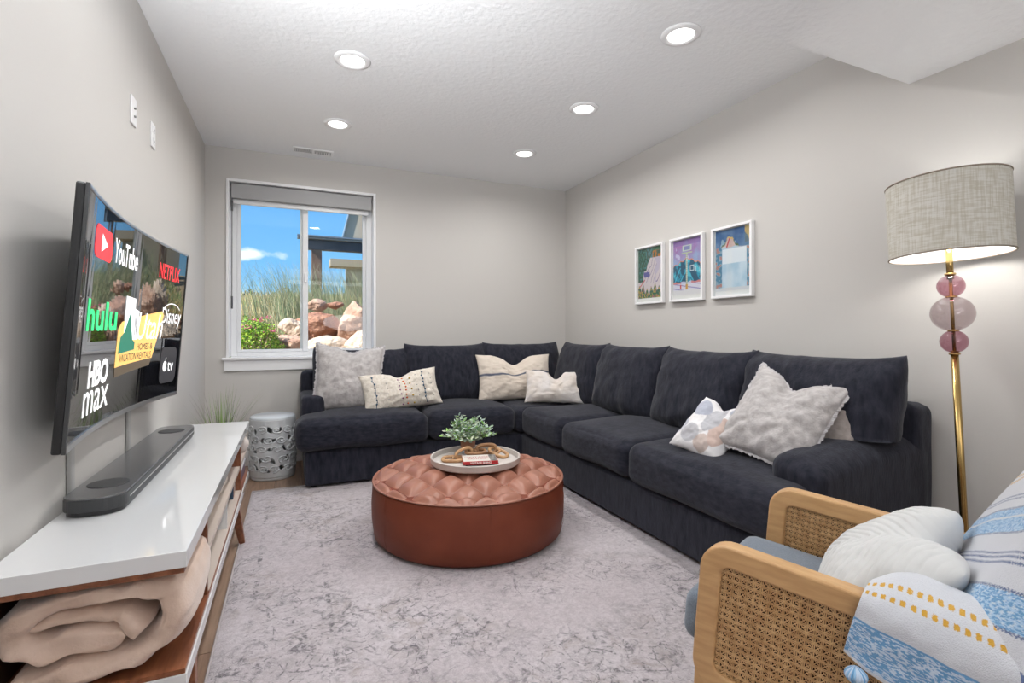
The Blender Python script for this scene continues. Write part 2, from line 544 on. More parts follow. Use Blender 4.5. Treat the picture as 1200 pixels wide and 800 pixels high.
# ------------------------------------------------------------------ window
win = empty('window_1', (0.1, YB, WZ0), kind='structure')
JD = 0.115  # recess depth to the sash
m = MB()
m.box(WX0 - 0.022, WX0, YB - 0.012, YB + WT, WZ0, WZ1 + 0.022)
m.box(WX1, WX1 + 0.022, YB - 0.012, YB + WT, WZ0, WZ1 + 0.022)
m.box(WX0, WX1, YB - 0.012, YB + WT, WZ1, WZ1 + 0.022)
m.build('window_casing', WHITE, win, bevel=0.003)
box('window_stool', WX0 - 0.05, WX1 + 0.05, YB - 0.035, YB - 0.0005, WZ0 - 0.022, WZ0, WHITE, win, bevel=0.005)
box('window_sill_board', WX0, WX1, YB, YB + WT, WZ0 - 0.0205, WZ0, WHITE, win, bevel=0.005)
box('window_apron', WX0 - 0.035, WX1 + 0.035, YB - 0.018, YB, WZ0 - 0.108, WZ0 - 0.022, WHITE, win, bevel=0.003)
FY0, FY1 = YB + JD, YB + JD + 0.06
m = MB()
m.box(WX0, WX0 + 0.045, FY0, FY1, WZ0, WZ1); m.box(WX1 - 0.045, WX1, FY0, FY1, WZ0, WZ1)
m.box(WX0 + 0.045, WX1 - 0.045, FY0, FY1, WZ0, WZ0 + 0.035); m.box(WX0 + 0.045, WX1 - 0.045, FY0, FY1, WZ1 - 0.05, WZ1)
m.build('window_frame', VINYL, win, bevel=0.004)
XM = 0.088
def sash(name, x0, x1, y, t=0.028):
    s = MB(); z0, z1 = WZ0 + 0.035, WZ1 - 0.05
    tl = 0.028 if x0 < 0 else 0.044; tr = 0.044 if x0 < 0 else 0.028; t = 0.028
    s.box(x0, x0 + tl, y, y + 0.03, z0, z1); s.box(x1 - tr, x1, y, y + 0.03, z0, z1)
    s.box(x0 + tl, x1 - tr, y, y + 0.03, z0, z0 + t * 0.8); s.box(x0 + tl, x1 - tr, y, y + 0.03, z1 - t, z1)
    o = s.build(name, VINYL, win, bevel=0.003)
    p = box('pane', x0 + tl, x1 - tr, y + 0.013, y + 0.017, z0 + t * 0.8, z1 - t, PANE, o)
    return o
sash('window_sash', WX0 + 0.045, 0.128, FY0 - 0.004, 0.040)
sash('window_sash', 0.066, WX1 - 0.045, FY0 + 0.030, 0.030)
box('window_latch', 0.100, 0.114, FY0 - 0.022, FY0 - 0.004, 1.50, 1.58, WHITE, win, bevel=0.004)

# roller blind in the recess
BLIND = pbr('grey_blind_cloth', (0.40, 0.40, 0.405), rough=0.8, bump=0.2, bscale=300)
bl = empty('roller_blind', (0.1, YB + 0.05, WZ1), label='rolled-up grey roller blind across the top of the window', cat='blind')
box('blind_cassette', WX0 + 0.012, WX1 - 0.012, YB + 0.012, YB + 0.085, WZ1 - 0.125, WZ1 - 0.008, BLIND, bl, bevel=0.006)
box('bottom_bar', WX0 + 0.02, WX1 - 0.035, YB + 0.055, YB + 0.082, WZ1 - 0.163, WZ1 - 0.125, VINYL, bl, bevel=0.005)
m = MB(); m.tube([(WX0 + 0.018, YB + 0.02, WZ1 - 0.10), (WX0 + 0.018, YB + 0.018, WZ1 - 0.28), (WX0 + 0.017, YB + 0.018, 1.36)], 0.0035, 6)
m.box(WX0 + 0.011, WX0 + 0.025, YB + 0.01, YB + 0.03, WZ1 - 0.23, WZ1 - 0.15)
m.tube([(WX0 + 0.017, YB + 0.018, 1.36), (WX0 + 0.017, YB + 0.018, 1.26)], 0.0075, 8)
m.build('pull_wand', pbr('dark_wand_plastic', (0.08, 0.08, 0.085), rough=0.4), bl)

# ------------------------------------------------------------------ ceiling fixtures
LENS = emis('lit_downlight_lens', (1.0, 0.985, 0.96), 5.0)
spots = [((0.297, 2.80), 'lit recessed downlight in the ceiling, left row, nearer one'),
         ((0.295, 3.70), 'lit recessed downlight in the ceiling, left row, near the air vent'),
         ((1.745, 1.91), 'lit recessed downlight beside the dropped soffit, nearest of right row'),
         ((1.745, 2.80), 'lit recessed downlight, middle of the right row of three'),
         ((1.740, 3.70), 'lit recessed downlight, farthest of the right row, near the room corner')]
proto = None
for (px, py), lab in spots:
    if proto is None:
        proto = empty('recessed_light', (px, py, ZC))
        m = MB(); m.lathe([(0.062, -0.002), (0.066, -0.010), (0.078, -0.012), (0.094, -0.006), (0.096, -0.0005)], 40, (px, py, ZC))
        m.build('trim_ring', WHITE, proto, smooth=True)
        m = MB(); m.lathe([(0.0, -0.008), (0.062, -0.0065), (0.063, -0.001)], 32, (px, py, ZC))
        m.build('lens', LENS, proto, smooth=True)
        o = proto
    else:
        o = copy_tree(proto)
        o.location = (px, py, ZC)
    tag(o, lab, 'ceiling light', 'recessed downlights')
    light('downlight_lamp', 'AREA', (px, py, ZC - 0.02), DOWNLIGHT_W, (1.0, 0.985, 0.965), shape='DISK', size=0.13, spread=R(165))
light('downlight_lamp', 'AREA', (0.297, 1.91, ZC - 0.02), DOWNLIGHT_W, (1.0, 0.985, 0.965), shape='DISK', size=0.13, spread=R(165))

v = empty('ceiling_vent', (0.157, 4.35, ZC), label='white slotted air vent in the ceiling above the window', cat='vent')
m = MB(); z0, z1 = ZC - 0.009, ZC - 0.0005
m.box(0.005, 0.31, 4.285, 4.302, z0, z1); m.box(0.005, 0.31, 4.398, 4.415, z0, z1)
m.box(0.005, 0.022, 4.302, 4.398, z0, z1); m.box(0.293, 0.31, 4.302, 4.398, z0, z1); m.box(0.15, 0.165, 4.302, 4.398, z0, z1)
m.build('vent_frame', WHITE, v, bevel=0.002)
box('vent_shade_sheet', 0.022, 0.293, 4.302, 4.398, ZC - 0.002, ZC - 0.0006, pbr('vent_shadow_grey', (0.30, 0.30, 0.30)), v)  # flat grey sheet stands in for the shade behind the slats
sl = None
for k in range(20):
    xx = 0.030 + k * 0.0128 + (0.012 if k >= 10 else 0)
    if sl is None:
        sl = MB().box(-0.0028, 0.0028, -0.046, 0.046, -0.008, -0.002).build('vent_slat', WHITE, None)
        sl.parent = v; o = sl
    else:
        o = sl.copy(); COL.objects.link(o); o.parent = v
    o.location = (xx - 0.157, 0, 0)

def mat_flat0(n, c, r=0.5): return pbr(n, c, rough=r)
# wall plates on the left wall
def plate(y, z, lab, kind):
    r = empty('wall_plate', (XL, y, z), label=lab, cat='wall plate')
    box('cover_plate', XL, XL + 0.007, y - 0.037, y + 0.037, z - 0.06, z + 0.06, WHITE, r, bevel=0.003)
    if kind == 'outlet':
        for s in (-1, 1):
            box('receptacle', XL + 0.007, XL + 0.010, y - 0.017, y + 0.017, z + s * 0.028 - 0.014, z + s * 0.028 + 0.014, WHITE, r, bevel=0.004)
            m = MB()
            m.box(XL + 0.010, XL + 0.0108, y - 0.008, y - 0.006, z + s * 0.028 - 0.006, z + s * 0.028 + 0.006)
            m.box(XL + 0.010, XL + 0.0108, y + 0.006, y + 0.008, z + s * 0.028 - 0.006, z + s * 0.028 + 0.006)
            m.build('outlet_slot', mat_flat0('slot_grey', (0.25, 0.25, 0.25)), r)
    else:
        for zz in (z + 0.012, z - 0.022):
            m = MB(); m.lathe([(0.0, 0.0), (0.0045, 0.0), (0.0045, 0.008), (0.0, 0.008)], 10, M=Matrix.Translation((XL + 0.006, y, zz)) @ Matrix.Rotation(R(90), 4, 'Y'))
            m.build('coaxial_jack', pbr('jack_dark_metal', (0.3, 0.29, 0.28), rough=0.4, metal=0.6), r, smooth=True)
plate(2.60, 2.017, 'white cable-jack wall plate on left wall, the higher nearer one', 'jack')
plate(2.93, 2.030, 'white double-outlet wall plate on left wall, nearer the window wall', 'outlet')

# ================================================================== RUG
def rug_material():
    m, nt, b = newmat('distressed_rug')
    N, L = nt.nodes, nt.links
    tc = N.new('ShaderNodeTexCoord')
    def noise_(scale, detail=5, dist=0.0, vec=None, rough=0.5):
        n = N.new('ShaderNodeTexNoise'); n.inputs['Scale'].default_value = scale; n.inputs['Detail'].default_value = detail
        n.inputs['Distortion'].default_value = dist; n.inputs['Roughness'].default_value = rough
        L.new(vec or tc.outputs['Object'], n.inputs['Vector']); return n
    def ramp(src, p0, p1, c0=(0, 0, 0, 1), c1=(1, 1, 1, 1)):
        r = N.new('ShaderNodeValToRGB'); r.color_ramp.elements[0].position = p0; r.color_ramp.elements[1].position = p1
        r.color_ramp.elements[0].color = c0; r.color_ramp.elements[1].color = c1
        L.new(src, r.inputs[0]); return r
    def mth(op, a, bb):
        n = N.new('ShaderNodeMath'); n.operation = op
        for i, q in enumerate((a, bb)):
            if isinstance(q, (int, float)): n.inputs[i].default_value = q
            else: L.new(q, n.inputs[i])
        return n.outputs[0]
    # warped coordinates
    wn_ = noise_(5.0, 3)
    mixv = N.new('ShaderNodeMixRGB'); mixv.blend_type = 'LINEAR_LIGHT'; mixv.inputs[0].default_value = 0.045
    L.new(tc.outputs['Object'], mixv.inputs[1]); L.new(wn_.outputs['Color'], mixv.inputs[2])
    # scrollwork: thin voronoi-edge lines, two sizes
    def lines(scale, w):
        v = N.new('ShaderNodeTexVoronoi'); v.feature = 'DISTANCE_TO_EDGE'; v.inputs['Scale'].default_value = scale
        L.new(mixv.outputs[0], v.inputs['Vector'])
        return ramp(v.outputs['Distance'], w, w * 2.2, (1, 1, 1, 1), (0, 0, 0, 1)).outputs[0]
    v2 = N.new('ShaderNodeTexVoronoi'); v2.inputs['Scale'].default_value = 7.5
    L.new(mixv.outputs[0], v2.inputs['Vector'])
    ring = N.new('ShaderNodeMath'); ring.operation = 'SINE'
    L.new(mth('MULTIPLY', v2.outputs['Distance'], 30.0), ring.inputs[0])
    rings = ramp(ring.outputs[0], 0.72, 0.95).outputs[0]
    wear_big = ramp(noise_(2.3, 4, 0.3).outputs['Fac'], 0.38, 0.56).outputs[0]
    wear_fine = ramp(noise_(38.0, 7, 0.6, rough=0.75).outputs['Fac'], 0.47, 0.58).outputs[0]
    l1 = mth('MULTIPLY', mth('MULTIPLY', lines(9.0, 0.014), wear_fine), 0.9)
    l2 = mth('MULTIPLY', mth('MULTIPLY', rings, wear_fine), 0.75)
    pat = mth('MULTIPLY', mth('MAXIMUM', l1, l2), wear_big)
    blot = ramp(noise_(13.0, 9, 1.2, rough=0.72).outputs['Fac'], 0.52, 0.62).outputs[0]
    blot = mth('MULTIPLY', mth('MULTIPLY', blot, wear_big), ramp(noise_(48.0, 6, 0.6, rough=0.75).outputs['Fac'], 0.42, 0.54).outputs[0])
    # border bands parallel to the edges (rug spans -1.1..1.1 x, -2.15..2.15 y about its centre)
    sep = N.new('ShaderNodeSeparateXYZ'); L.new(tc.outputs['Object'], sep.inputs[0])
    sepw = N.new('ShaderNodeSeparateXYZ'); L.new(mixv.outputs[0], sepw.inputs[0])
    ax = mth('ABSOLUTE', sep.outputs['X'], 0); ay = mth('ABSOLUTE', sep.outputs['Y'], 0)
    dx = mth('SUBTRACT', 1.12, ax); dy = mth('SUBTRACT', 2.12, ay)
    de = mth('MINIMUM', dx, dy)
    def band(c, w):
        return ramp(mth('ABSOLUTE', mth('SUBTRACT', de, c), 0), w, w * 1.5, (1, 1, 1, 1), (0, 0, 0, 1)).outputs[0]
    bl_ = mth('MULTIPLY', mth('MAXIMUM', band(0.13, 0.008), band(0.40, 0.007)), wear_fine)
    bl_ = mth('MULTIPLY', bl_, ramp(noise_(6.0, 3).outputs['Fac'], 0.42, 0.55).outputs[0])
    pat = mth('MAXIMUM', mth('MAXIMUM', pat, blot), bl_)
    base = ramp(noise_(1.6, 3).outputs['Fac'], 0.35, 0.65, (0.475, 0.425, 0.445, 1), (0.575, 0.53, 0.555, 1))
    tan = N.new('ShaderNodeMixRGB'); tan.blend_type = 'MIX'; tan.inputs[2].default_value = (0.33, 0.275, 0.255, 1)
    L.new(mth('MULTIPLY', ramp(noise_(9.0, 8, 0.8, rough=0.7).outputs['Fac'], 0.50, 0.66).outputs[0],
              mth('MULTIPLY', ramp(noise_(1.9, 3, 0).outputs['Fac'], 0.45, 0.6).outputs[0], 0.75)), tan.inputs[0])
    L.new(base.outputs[0], tan.inputs[1])
    mx = N.new('ShaderNodeMixRGB'); mx.inputs[2].default_value = (0.115, 0.105, 0.115, 1)
    L.new(mth('MULTIPLY', pat, 1.0), mx.inputs[0]); mot = N.new('ShaderNodeMixRGB'); mot.blend_type = 'MULTIPLY'; mot.inputs[0].default_value = 1.0
    L.new(tan.outputs[0], mot.inputs[1])
    mm1 = ramp(noise_(55.0, 6, 0.5, rough=0.8).outputs['Fac'], 0.36, 0.62, (0.74, 0.73, 0.73, 1), (1.04, 1.04, 1.04, 1))
    L.new(mm1.outputs[0], mot.inputs[2])
    gp = N.new('ShaderNodeMixRGB'); gp.inputs[2].default_value = (0.30, 0.275, 0.28, 1)
    L.new(mth('MULTIPLY', mth('MULTIPLY', ramp(noise_(5.5, 9, 1.0, rough=0.68).outputs['Fac'], 0.50, 0.66).outputs[0], ramp(noise_(30.0, 5, 0.5, rough=0.7).outputs['Fac'], 0.42, 0.60).outputs[0]), 0.9), gp.inputs[0])
    L.new(mot.outputs[0], gp.inputs[1])
    L.new(gp.outputs[0], mx.inputs[1])
    L.new(mx.outputs[0], b.inputs['Base Color'])
    b.inputs['Roughness'].default_value = 0.95
    b.inputs['Sheen Weight'].default_value = 0.25
    bp = N.new('ShaderNodeBump'); bp.inputs['Strength'].default_value = 0.5; bp.inputs['Distance'].default_value = 0.004
    L.new(noise_(260, 3).outputs['Fac'], bp.inputs['Height']); L.new(bp.outputs[0], b.inputs['Normal'])
    return m

RUGM = rug_material()
rx0, rx1, ry0, ry1 = -0.243, 1.95, -0.60, 3.765
rug = empty('area_rug', ((rx0 + rx1) / 2, (ry0 + ry1) / 2, 0), label='large pale grey and mauve distressed rug under the sofa and ottoman', cat='rug')
def rugf(u, v):
    x = rx0 + (rx1 - rx0) * u; y = ry0 + (ry1 - ry0) * v
    e = min(u * (rx1 - rx0), (1 - u) * (rx1 - rx0), v * (ry1 - ry0), (1 - v) * (ry1 - ry0))
    n = noise.noise(Vector((x * 5, y * 5, 0)))
    return (x + (0.004 * n if u in (0, 1) else 0), y + (0.004 * n if v in (0, 1) else 0), 0.002 + 0.008 * min(1, e / 0.012) + 0.0012 * n)
m = MB(); m.grid(rugf, 70, 130); m.build('rug_pile', RUGM, rug, smooth=True)
m = MB()
for (a, b_) in (((rx0, ry0), (rx0, ry1)), ((rx0, ry1), (rx1, ry1)), ((rx1, ry1), (rx1, ry0)), ((rx1, ry0), (rx0, ry0))):
    m.tube([(a[0] + (b_[0] - a[0]) * t / 30, a[1] + (b_[1] - a[1]) * t / 30, 0.0055) for t in range(31)], 0.0045, 6)
m.build('bound_edge', pbr('rug_binding', (0.42, 0.38, 0.38), rough=0.95), rug, smooth=True)

# ================================================================== SECTIONAL SOFA
sofa = empty('sectional_sofa', (1.7, 4.0, 0), label='large charcoal L-shaped sectional sofa along back and right walls', cat='sofa')
# base: one L with rounded corners
def prism(poly, z0, z1):
    n = len(poly); m = MB()
    vs = [(p[0], p[1], z0) for p in poly] + [(p[0], p[1], z1) for p in poly]
    fs = [tuple(range(n - 1, -1, -1)), tuple(range(n, 2 * n))] + [(i, (i + 1) % n, n + (i + 1) % n, n + i) for i in range(n)]
    m.add(vs, fs); return m
prism([(0.08, 3.65), (1.69, 3.65), (1.69, 1.262), (2.57, 1.262), (2.57, 4.50), (0.08, 4.50)], 0.028, 0.262).build(
    'sofa_base', SOFA, sofa, bevel=0.018, bseg=4)
# feet
for (fx, fy) in ((0.14, 3.71), (0.14, 4.42), (1.78, 1.33), (2.50, 1.33), (2.5, 4.42), (1.75, 3.75)):
    m = MB(); m.lathe([(0.022, 0.011), (0.030, 0.030)], 12, (fx, fy, 0)); m.build('sofa_foot', BLACKP, sofa, smooth=False)
# back frame
soft_box(0.065, 2.58, 4.345, 4.50, 0.24, 0.765, r=0.045, n=26, wob=0.004).build('back_frame', SOFA, sofa, smooth=True)
soft_box(2.425, 2.585, 1.255, 4.36, 0.24, 0.765, r=0.05, n=26, wob=0.004).build('back_frame', SOFA, sofa, smooth=True)
# arms
def arm_l(a):
    return a
soft_box(0.062, 0.225, 3.93, 4.42, 0.24, 0.605, r=0.035, n=16, wob=0.004).build('sofa_arm', SOFA, sofa, smooth=True)
def arm_r(a):
    if a.z > 0.3:
        t = max(0, min(1, (2.40 - a.x) / 0.60))
        a.z -= (a.z - 0.3) / 0.33 * 0.070 * t * t
        a.z -= (a.z - 0.3) * 0.10 * max(0, (1.36 - a.y)) / 0.1
    return a
soft_box(1.80, 2.56, 1.252, 1.475, 0.24, 0.640, r=0.060, n=26, wob=0.005, fn=arm_r).build('sofa_arm', SOFA, sofa, smooth=True)
# seat cushions
def seat(x0, x1, y0, y1, fn=None, seed=0.0, crown=0.032, n=26, top=0.478):
    def g(a):
        # welt seam line all round
        dz = abs(a.z - 0.375)
        if fn: a = fn(a)
        return a
    return soft_box(x0, x1, y0, y1, 0.266, top, r=0.062, crown=crown, side=0.012, n=n, wob=0.010, wfreq=3.6, fn=g, seed=seed).build(
        'seat_cushion', SOFA2, sofa, smooth=True)
seat(0.028, 0.925, 3.60, 4.34, seed=1.1, fn=lambda a: Vector((max(a.x, 0.235) if a.y > 3.92 else a.x, a.y, a.z)), top=0.482)
seat(0.930, 1.632, 3.61, 4.34, seed=2.2)
seat(1.640, 2.43, 3.605, 4.34, seed=3.3, crown=0.02, top=0.470)
seat(1.655, 2.43, 2.972, 3.600, seed=4.4)
seat(1.650, 2.43, 2.240, 2.966, seed=5.5)
seat(1.650, 2.43, 1.268, 2.233, seed=6.6, crown=0.04, n=34, fn=lambda a: Vector((a.x, max(a.y, 1.47) if a.x > 1.84 else a.y, a.z)))
# loose back cushions
def back_cushion(cx, cy, yaw, w, h=0.53, t=0.27, lean=11, seed=0, cz=0.70, roll=0, ear=0.028, clip=None):
    f0 = pillow_fn(w, h, t, pinch=0.03, p=3.6, q=0.5, wr=0.010, wf=5.5, seed=seed, sag=0.25, ear=ear, rc=0.045)
    f = f0
    if clip:
        Mi = PM((cx, cy, cz), yaw, lean, roll); Mv = Mi.inverted()
        def f(u, v, s):
            return Mv @ clip(Mi @ f0(u, v, s))
    return pillow_mesh(f, PM((cx, cy, cz), yaw, lean, roll), 34, 30).build('back_cushion', SOFA, sofa, smooth=True)
back_cushion(0.53, 4.25, 0, 0.78, seed=11, cz=0.685, h=0.50, roll=1)
back_cushion(1.245, 4.24, 0, 0.76, seed=12, cz=0.70)
back_cushion(1.975, 4.24, 0, 0.80, seed=13, cz=0.705)
back_cushion(2.31, 3.74, -90, 0.74, seed=14, cz=0.71)
back_cushion(2.28, 3.03, -90, 0.76, seed=15, cz=0.71, lean=13)
back_cushion(2.27, 2.31, -90, 0.74, seed=16, cz=0.705, lean=14)
back_cushion(2.29, 1.63, -90, 0.80, seed=17, cz=0.705, lean=13, clip=lambda p: Vector((p.x, p.y, max(p.z, 0.625))) if p.y < 1.47 else p)

# ================================================================== THROW PILLOWS
def fringe(f, M, mat, parent, amp=0.012, n=60, seed=0, name='frayed_edge'):
    """short frayed flange all round the pillow seam"""
    rnd = random.Random(seed)
    m = MB()
    per = []
    for k in range(n): per.append((-1 + 2 * k / n, -1))
    for k in range(n): per.append((1, -1 + 2 * k / n))
    for k in range(n): per.append((1 - 2 * k / n, 1))
    for k in range(n): per.append((-1, 1 - 2 * k / n))
    N_ = len(per); vs = []; fs = []
    for (u, v) in per:
        p = f(u, v, 1); c = Vector((p.x, 0, p.z)).normalized()
        o = Vector((u if abs(u) == 1 else 0, 0, v if abs(v) == 1 else 0)).normalized()
        a = amp * (0.45 + 0.75 * rnd.random())
        y = (rnd.random() - 0.5) * amp * 0.7
        vs += [M @ (p - o * 0.004 + Vector((0, -0.004, 0))), M @ (p + o * a + Vector((0, y, 0))), M @ (p - o * 0.004 + Vector((0, 0.004, 0)))]
    for i in range(N_):
        j = (i + 1) % N_
        fs += [(3 * i, 3 * j, 3 * j + 1, 3 * i + 1), (3 * i + 1, 3 * j + 1, 3 * j + 2, 3 * i + 2)]
    m.add(vs, fs)
    # loose threads
    for k in range(N_):
        i = rnd.randrange(N_)
        a = Vector(vs[3 * i + 1]); d = (a - Vector(vs[3 * i])).normalized()
        q = a + d * amp * 0.5 * rnd.random() + Vector((rnd.uniform(-1, 1), rnd.uniform(-1, 1), rnd.uniform(-1, 1))) * amp * 0.35
        m.add([a + Vector((0.0008, 0, 0)), a - Vector((0.0008, 0, 0.0008)), q], [(0, 1, 2)])
    return m.build(name, mat, parent, kind='stuff')

def throw_pillow(name, loc, yaw, lean, roll, w, h, t, label, mat, chop=0.0, seed=0, colfn=None, fr=None, nu=40, nv=36, group=None, **kw):
    root = empty(name, (loc[0], loc[1], loc[2] - h / 2), label=label, cat='pillow', group=group)
    f = pillow_fn(w, h, t, chop=chop, seed=seed, **kw)
    M = PM(loc, yaw, lean, roll)
    o = pillow_mesh(f, M, nu, nv, colfn).build('pillow_cover', mat, root, smooth=True, vcol=colfn is not None)
    if fr: fringe(f, M, fr, root, seed=seed)
    return root, f, M

FRAY = pbr('grey_linen_fray', (0.48, 0.46, 0.47), rough=0.95)
throw_pillow('throw_pillow', (0.40, 4.02, 0.715), -6, 14, 4, 0.50, 0.50, 0.20,
             'square grey linen pillow with frayed edges at window end of sofa', LINENG, chop=0.035, seed=21, fr=FRAY, wr=0.009, wf=11, ear=0.02)

# cream lumbar with coloured knots
CREAMK = pbr('nubby_cream_cotton', (0.62, 0.56, 0.48), (0.72, 0.67, 0.60), scale=60, rough=0.95, bump=0.7, bscale=55, dist=0.006, sheen=0.2)
r_, f_, M_ = throw_pillow('lumbar_pillow', (0.78, 3.90, 0.625), 4, 24, -5, 0.62, 0.31, 0.16,
             'cream lumbar pillow with blue lines and colourful knots, left sofa seat', CREAMK, chop=0.045, chopw=0.25, seed=31, wr=0.008, wf=16)
KN = {'blue_stitching': (0.04, 0.10, 0.17), 'purple_knots': (0.25, 0.06, 0.22), 'orange_knots': (0.65, 0.14, 0.03), 'mustard_knots': (0.55, 0.38, 0.05), 'grey_knots': (0.3, 0.3, 0.32)}
def knots(name, us, mat, step, r, line=False):
    m = MB()
    for u0 in us:
        pts = []
        v = -0.86
        while v < 0.9:
            p = f_(u0 + 0.012 * sin(v * 20), v, 1) + Vector((0, -0.002, 0)); pts.append(M_ @ p)
            v += step
        for i, p in enumerate(pts):
            if i % 2 == 0:
                m.lathe([(0, -r), (r * 0.8, -r * 0.6), (r, 0), (r * 0.8, r * 0.6), (0, r)], 6, p)
        if line: m.tube(pts, 0.0022, 5)
    m.build(name, mat, r_, smooth=True, kind='stuff')
knots('blue_stitching', (-0.74, 0.55), pbr('k1', KN['blue_stitching'], rough=0.9), 0.10, 0.007, True)
knots('purple_knots', (-0.10,), pbr('k2', KN['purple_knots'], rough=0.9), 0.13, 0.006)
knots('orange_knots', (0.04,), pbr('k3', KN['orange_knots'], rough=0.9), 0.12, 0.007)
knots('mustard_knots', (0.20,), pbr('k4', KN['mustard_knots'], rough=0.9), 0.18, 0.007)
knots('grey_knots', (-0.45, 0.36, 0.78), pbr('k5', KN['grey_knots'], rough=0.9), 0.15, 0.004)

# oatmeal pillow with navy stripe
def c_stripe(u, v, s):
    a, b2 = (0.66, 0.58, 0.50), (0.07, 0.085, 0.13)
    vv = v - 0.06 * sin(u * 2.4)
    t = max(0, 1 - abs(vv - 0.12) / 0.055)
    t = min(1, t * 2.5)
    return tuple(a[i] * (1 - t) + b2[i] * t for i in range(3))
OAT = vcolmat('oatmeal_cotton', 0.95, 0.2, bump=0.4, bscale=120)
throw_pillow('throw_pillow', (1.80, 4.03, 0.675), -10, 20, 0, 0.68, 0.42, 0.18,
             'oatmeal pillow with one navy stripe in the sofa corner', OAT, chop=0.085, chopw=0.3, seed=41, colfn=c_stripe, nu=60, nv=90, wr=0.008, wf=8)
SILVERY = pbr('pearly_cream_cloth', (0.64, 0.57, 0.51), (0.70, 0.66, 0.64), scale=8, rough=0.7, sheen=0.3, bump=0.3, bscale=80, dist=0.004)
throw_pillow('lumbar_pillow', (2.02, 3.68, 0.615), -24, 26, 2, 0.52, 0.29, 0.15,
             'small pearly cream lumbar pillow with pinched middle in sofa corner', SILVERY, chop=0.07, chopw=0.22, seed=51, wr=0.009, wf=10)

# white pillow with blush and grey pebbles
def c_pebble(u, v, s):
    base = (0.76, 0.75, 0.76)
    blobs = [(-0.55, 0.45, 0.42, 0.34, (0.40, 0.42, 0.50)), (0.15, 0.25, 0.34, 0.62, (0.44, 0.44, 0.47)), (0.62, -0.2, 0.30, 0.50, (0.56, 0.43, 0.38)),
             (-0.35, -0.55, 0.36, 0.30, (0.47, 0.47, 0.50)), (0.25, -0.72, 0.32, 0.26, (0.56, 0.47, 0.43)), (-0.9, -0.35, 0.2, 0.3, (0.45, 0.47, 0.53)), (0.75, 0.72, 0.28, 0.25, (0.42, 0.44, 0.5))]
    for (bx, by, rx, ry, c) in blobs:
        d = ((u - bx) / rx) ** 2 + ((v - by) / ry) ** 2
        if d < 1:
            return c
    return base
PEB = vcolmat('pebble_print_cotton', 0.85, 0.2, bump=0.2, bscale=300)
throw_pillow('throw_pillow', (1.88, 1.85, 0.602), -68, 46, 16, 0.27, 0.33, 0.14,
             'small white pillow with grey and blush pebble print, leaning left', PEB, chop=0.035, chopw=0.3, seed=61, colfn=c_pebble, nu=80, nv=80, wr=0.005)
throw_pillow('throw_pillow', (2.02, 1.585, 0.690), -70, 40, 14, 0.41, 0.46, 0.18,
             'large grey linen pillow with frayed edge near right sofa arm', LINENG, chop=0.07, chopw=0.33, seed=71, fr=FRAY, wr=0.011, wf=10, ear=0.03, nu=46, nv=46)
throw_pillow('throw_pillow', (2.20, 1.52, 0.690), -85, 32, 6, 0.40, 0.40, 0.14,
             'plain taupe pillow half hidden behind the big grey pillow', TAUPE, seed=81, wr=0.006)

# ================================================================== TUFTED OTTOMAN
OX, OY, OR_ = 0.885, 2.59, 0.508
ott = empty('tufted_ottoman', (OX, OY, 0.008), label='round tufted brown leather ottoman in the middle of the rug', cat='ottoman')
m = MB()
m.lathe([(0.44, 0.014), (OR_ - 0.035, 0.012), (OR_ - 0.008, 0.035), (OR_ + 0.004, 0.12), (OR_ + 0.006, 0.20), (OR_, 0.285), (OR_ - 0.006, 0.302), (OR_ - 0.03, 0.304)], 96, (OX, OY, 0))
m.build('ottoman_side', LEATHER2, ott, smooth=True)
m = MB(); m.tube([(OX + (OR_ - 0.001) * cos(a * pi / 60), OY + (OR_ - 0.001) * sin(a * pi / 60), 0.303) for a in range(120)], 0.0042, 8, closed=True)
m.build('piping', LEATHER, ott, smooth=True)
for a in (200, 262, 325, 20, 80, 140):
    a = R(a)
    m = MB(); m.tube([(OX + (OR_ + 0.0045 - (0.012 if z < 0.05 else 0)) * cos(a), OY + (OR_ + 0.0045 - (0.012 if z < 0.05 else 0)) * sin(a), z) for z in (0.04, 0.08, 0.14, 0.2, 0.26, 0.296)], 0.0012, 5)
    m.build('side_seam', LEATHER2, ott, smooth=True)
TS = 0.262
ang = R(20)
def tuft_h(x, y):
    r = math.hypot(x, y) / (OR_ - 0.012)
    dome = 0.304 + 0.047 * (1 - r ** 3.0)
    xr = x * cos(ang) - y * sin(ang); yr = x * sin(ang) + y * cos(ang)
    a = (xr / 0.68 + yr) / TS; b2 = (xr / 0.68 - yr) / TS
    da = abs(a - round(a)); db = abs(b2 - round(b2))          # 0 on the creases
    pa = 1 - (1 - 2 * da) ** 3.2; pb = 1 - (1 - 2 * db) ** 3.2
    crease = (0.35 * min(pa, pb) + 0.65 * pa * pb)
    dimple = math.exp(-((da ** 2 + db ** 2) / 0.010))
    edge = max(0, min(1, (1 - r) / 0.09))
    e2 = edge ** 0.5
    puff = 0.034 * crease - 0.024 * dimple - 0.022
    return dome + puff * (0.15 + 0.85 * e2) + 0.010 * (1 - edge) * edge * 4
def ott_fn(u, v):
    rr = v ** 0.9; a = 2 * pi * u
    x = rr * (OR_ - 0.004) * cos(a); y = rr * (OR_ - 0.004) * sin(a)
    z = tuft_h(x, y)
    if v > 0.985: z = 0.303
    return (OX + x, OY + y, z)
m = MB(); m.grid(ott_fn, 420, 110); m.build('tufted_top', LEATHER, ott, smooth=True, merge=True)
m = MB()
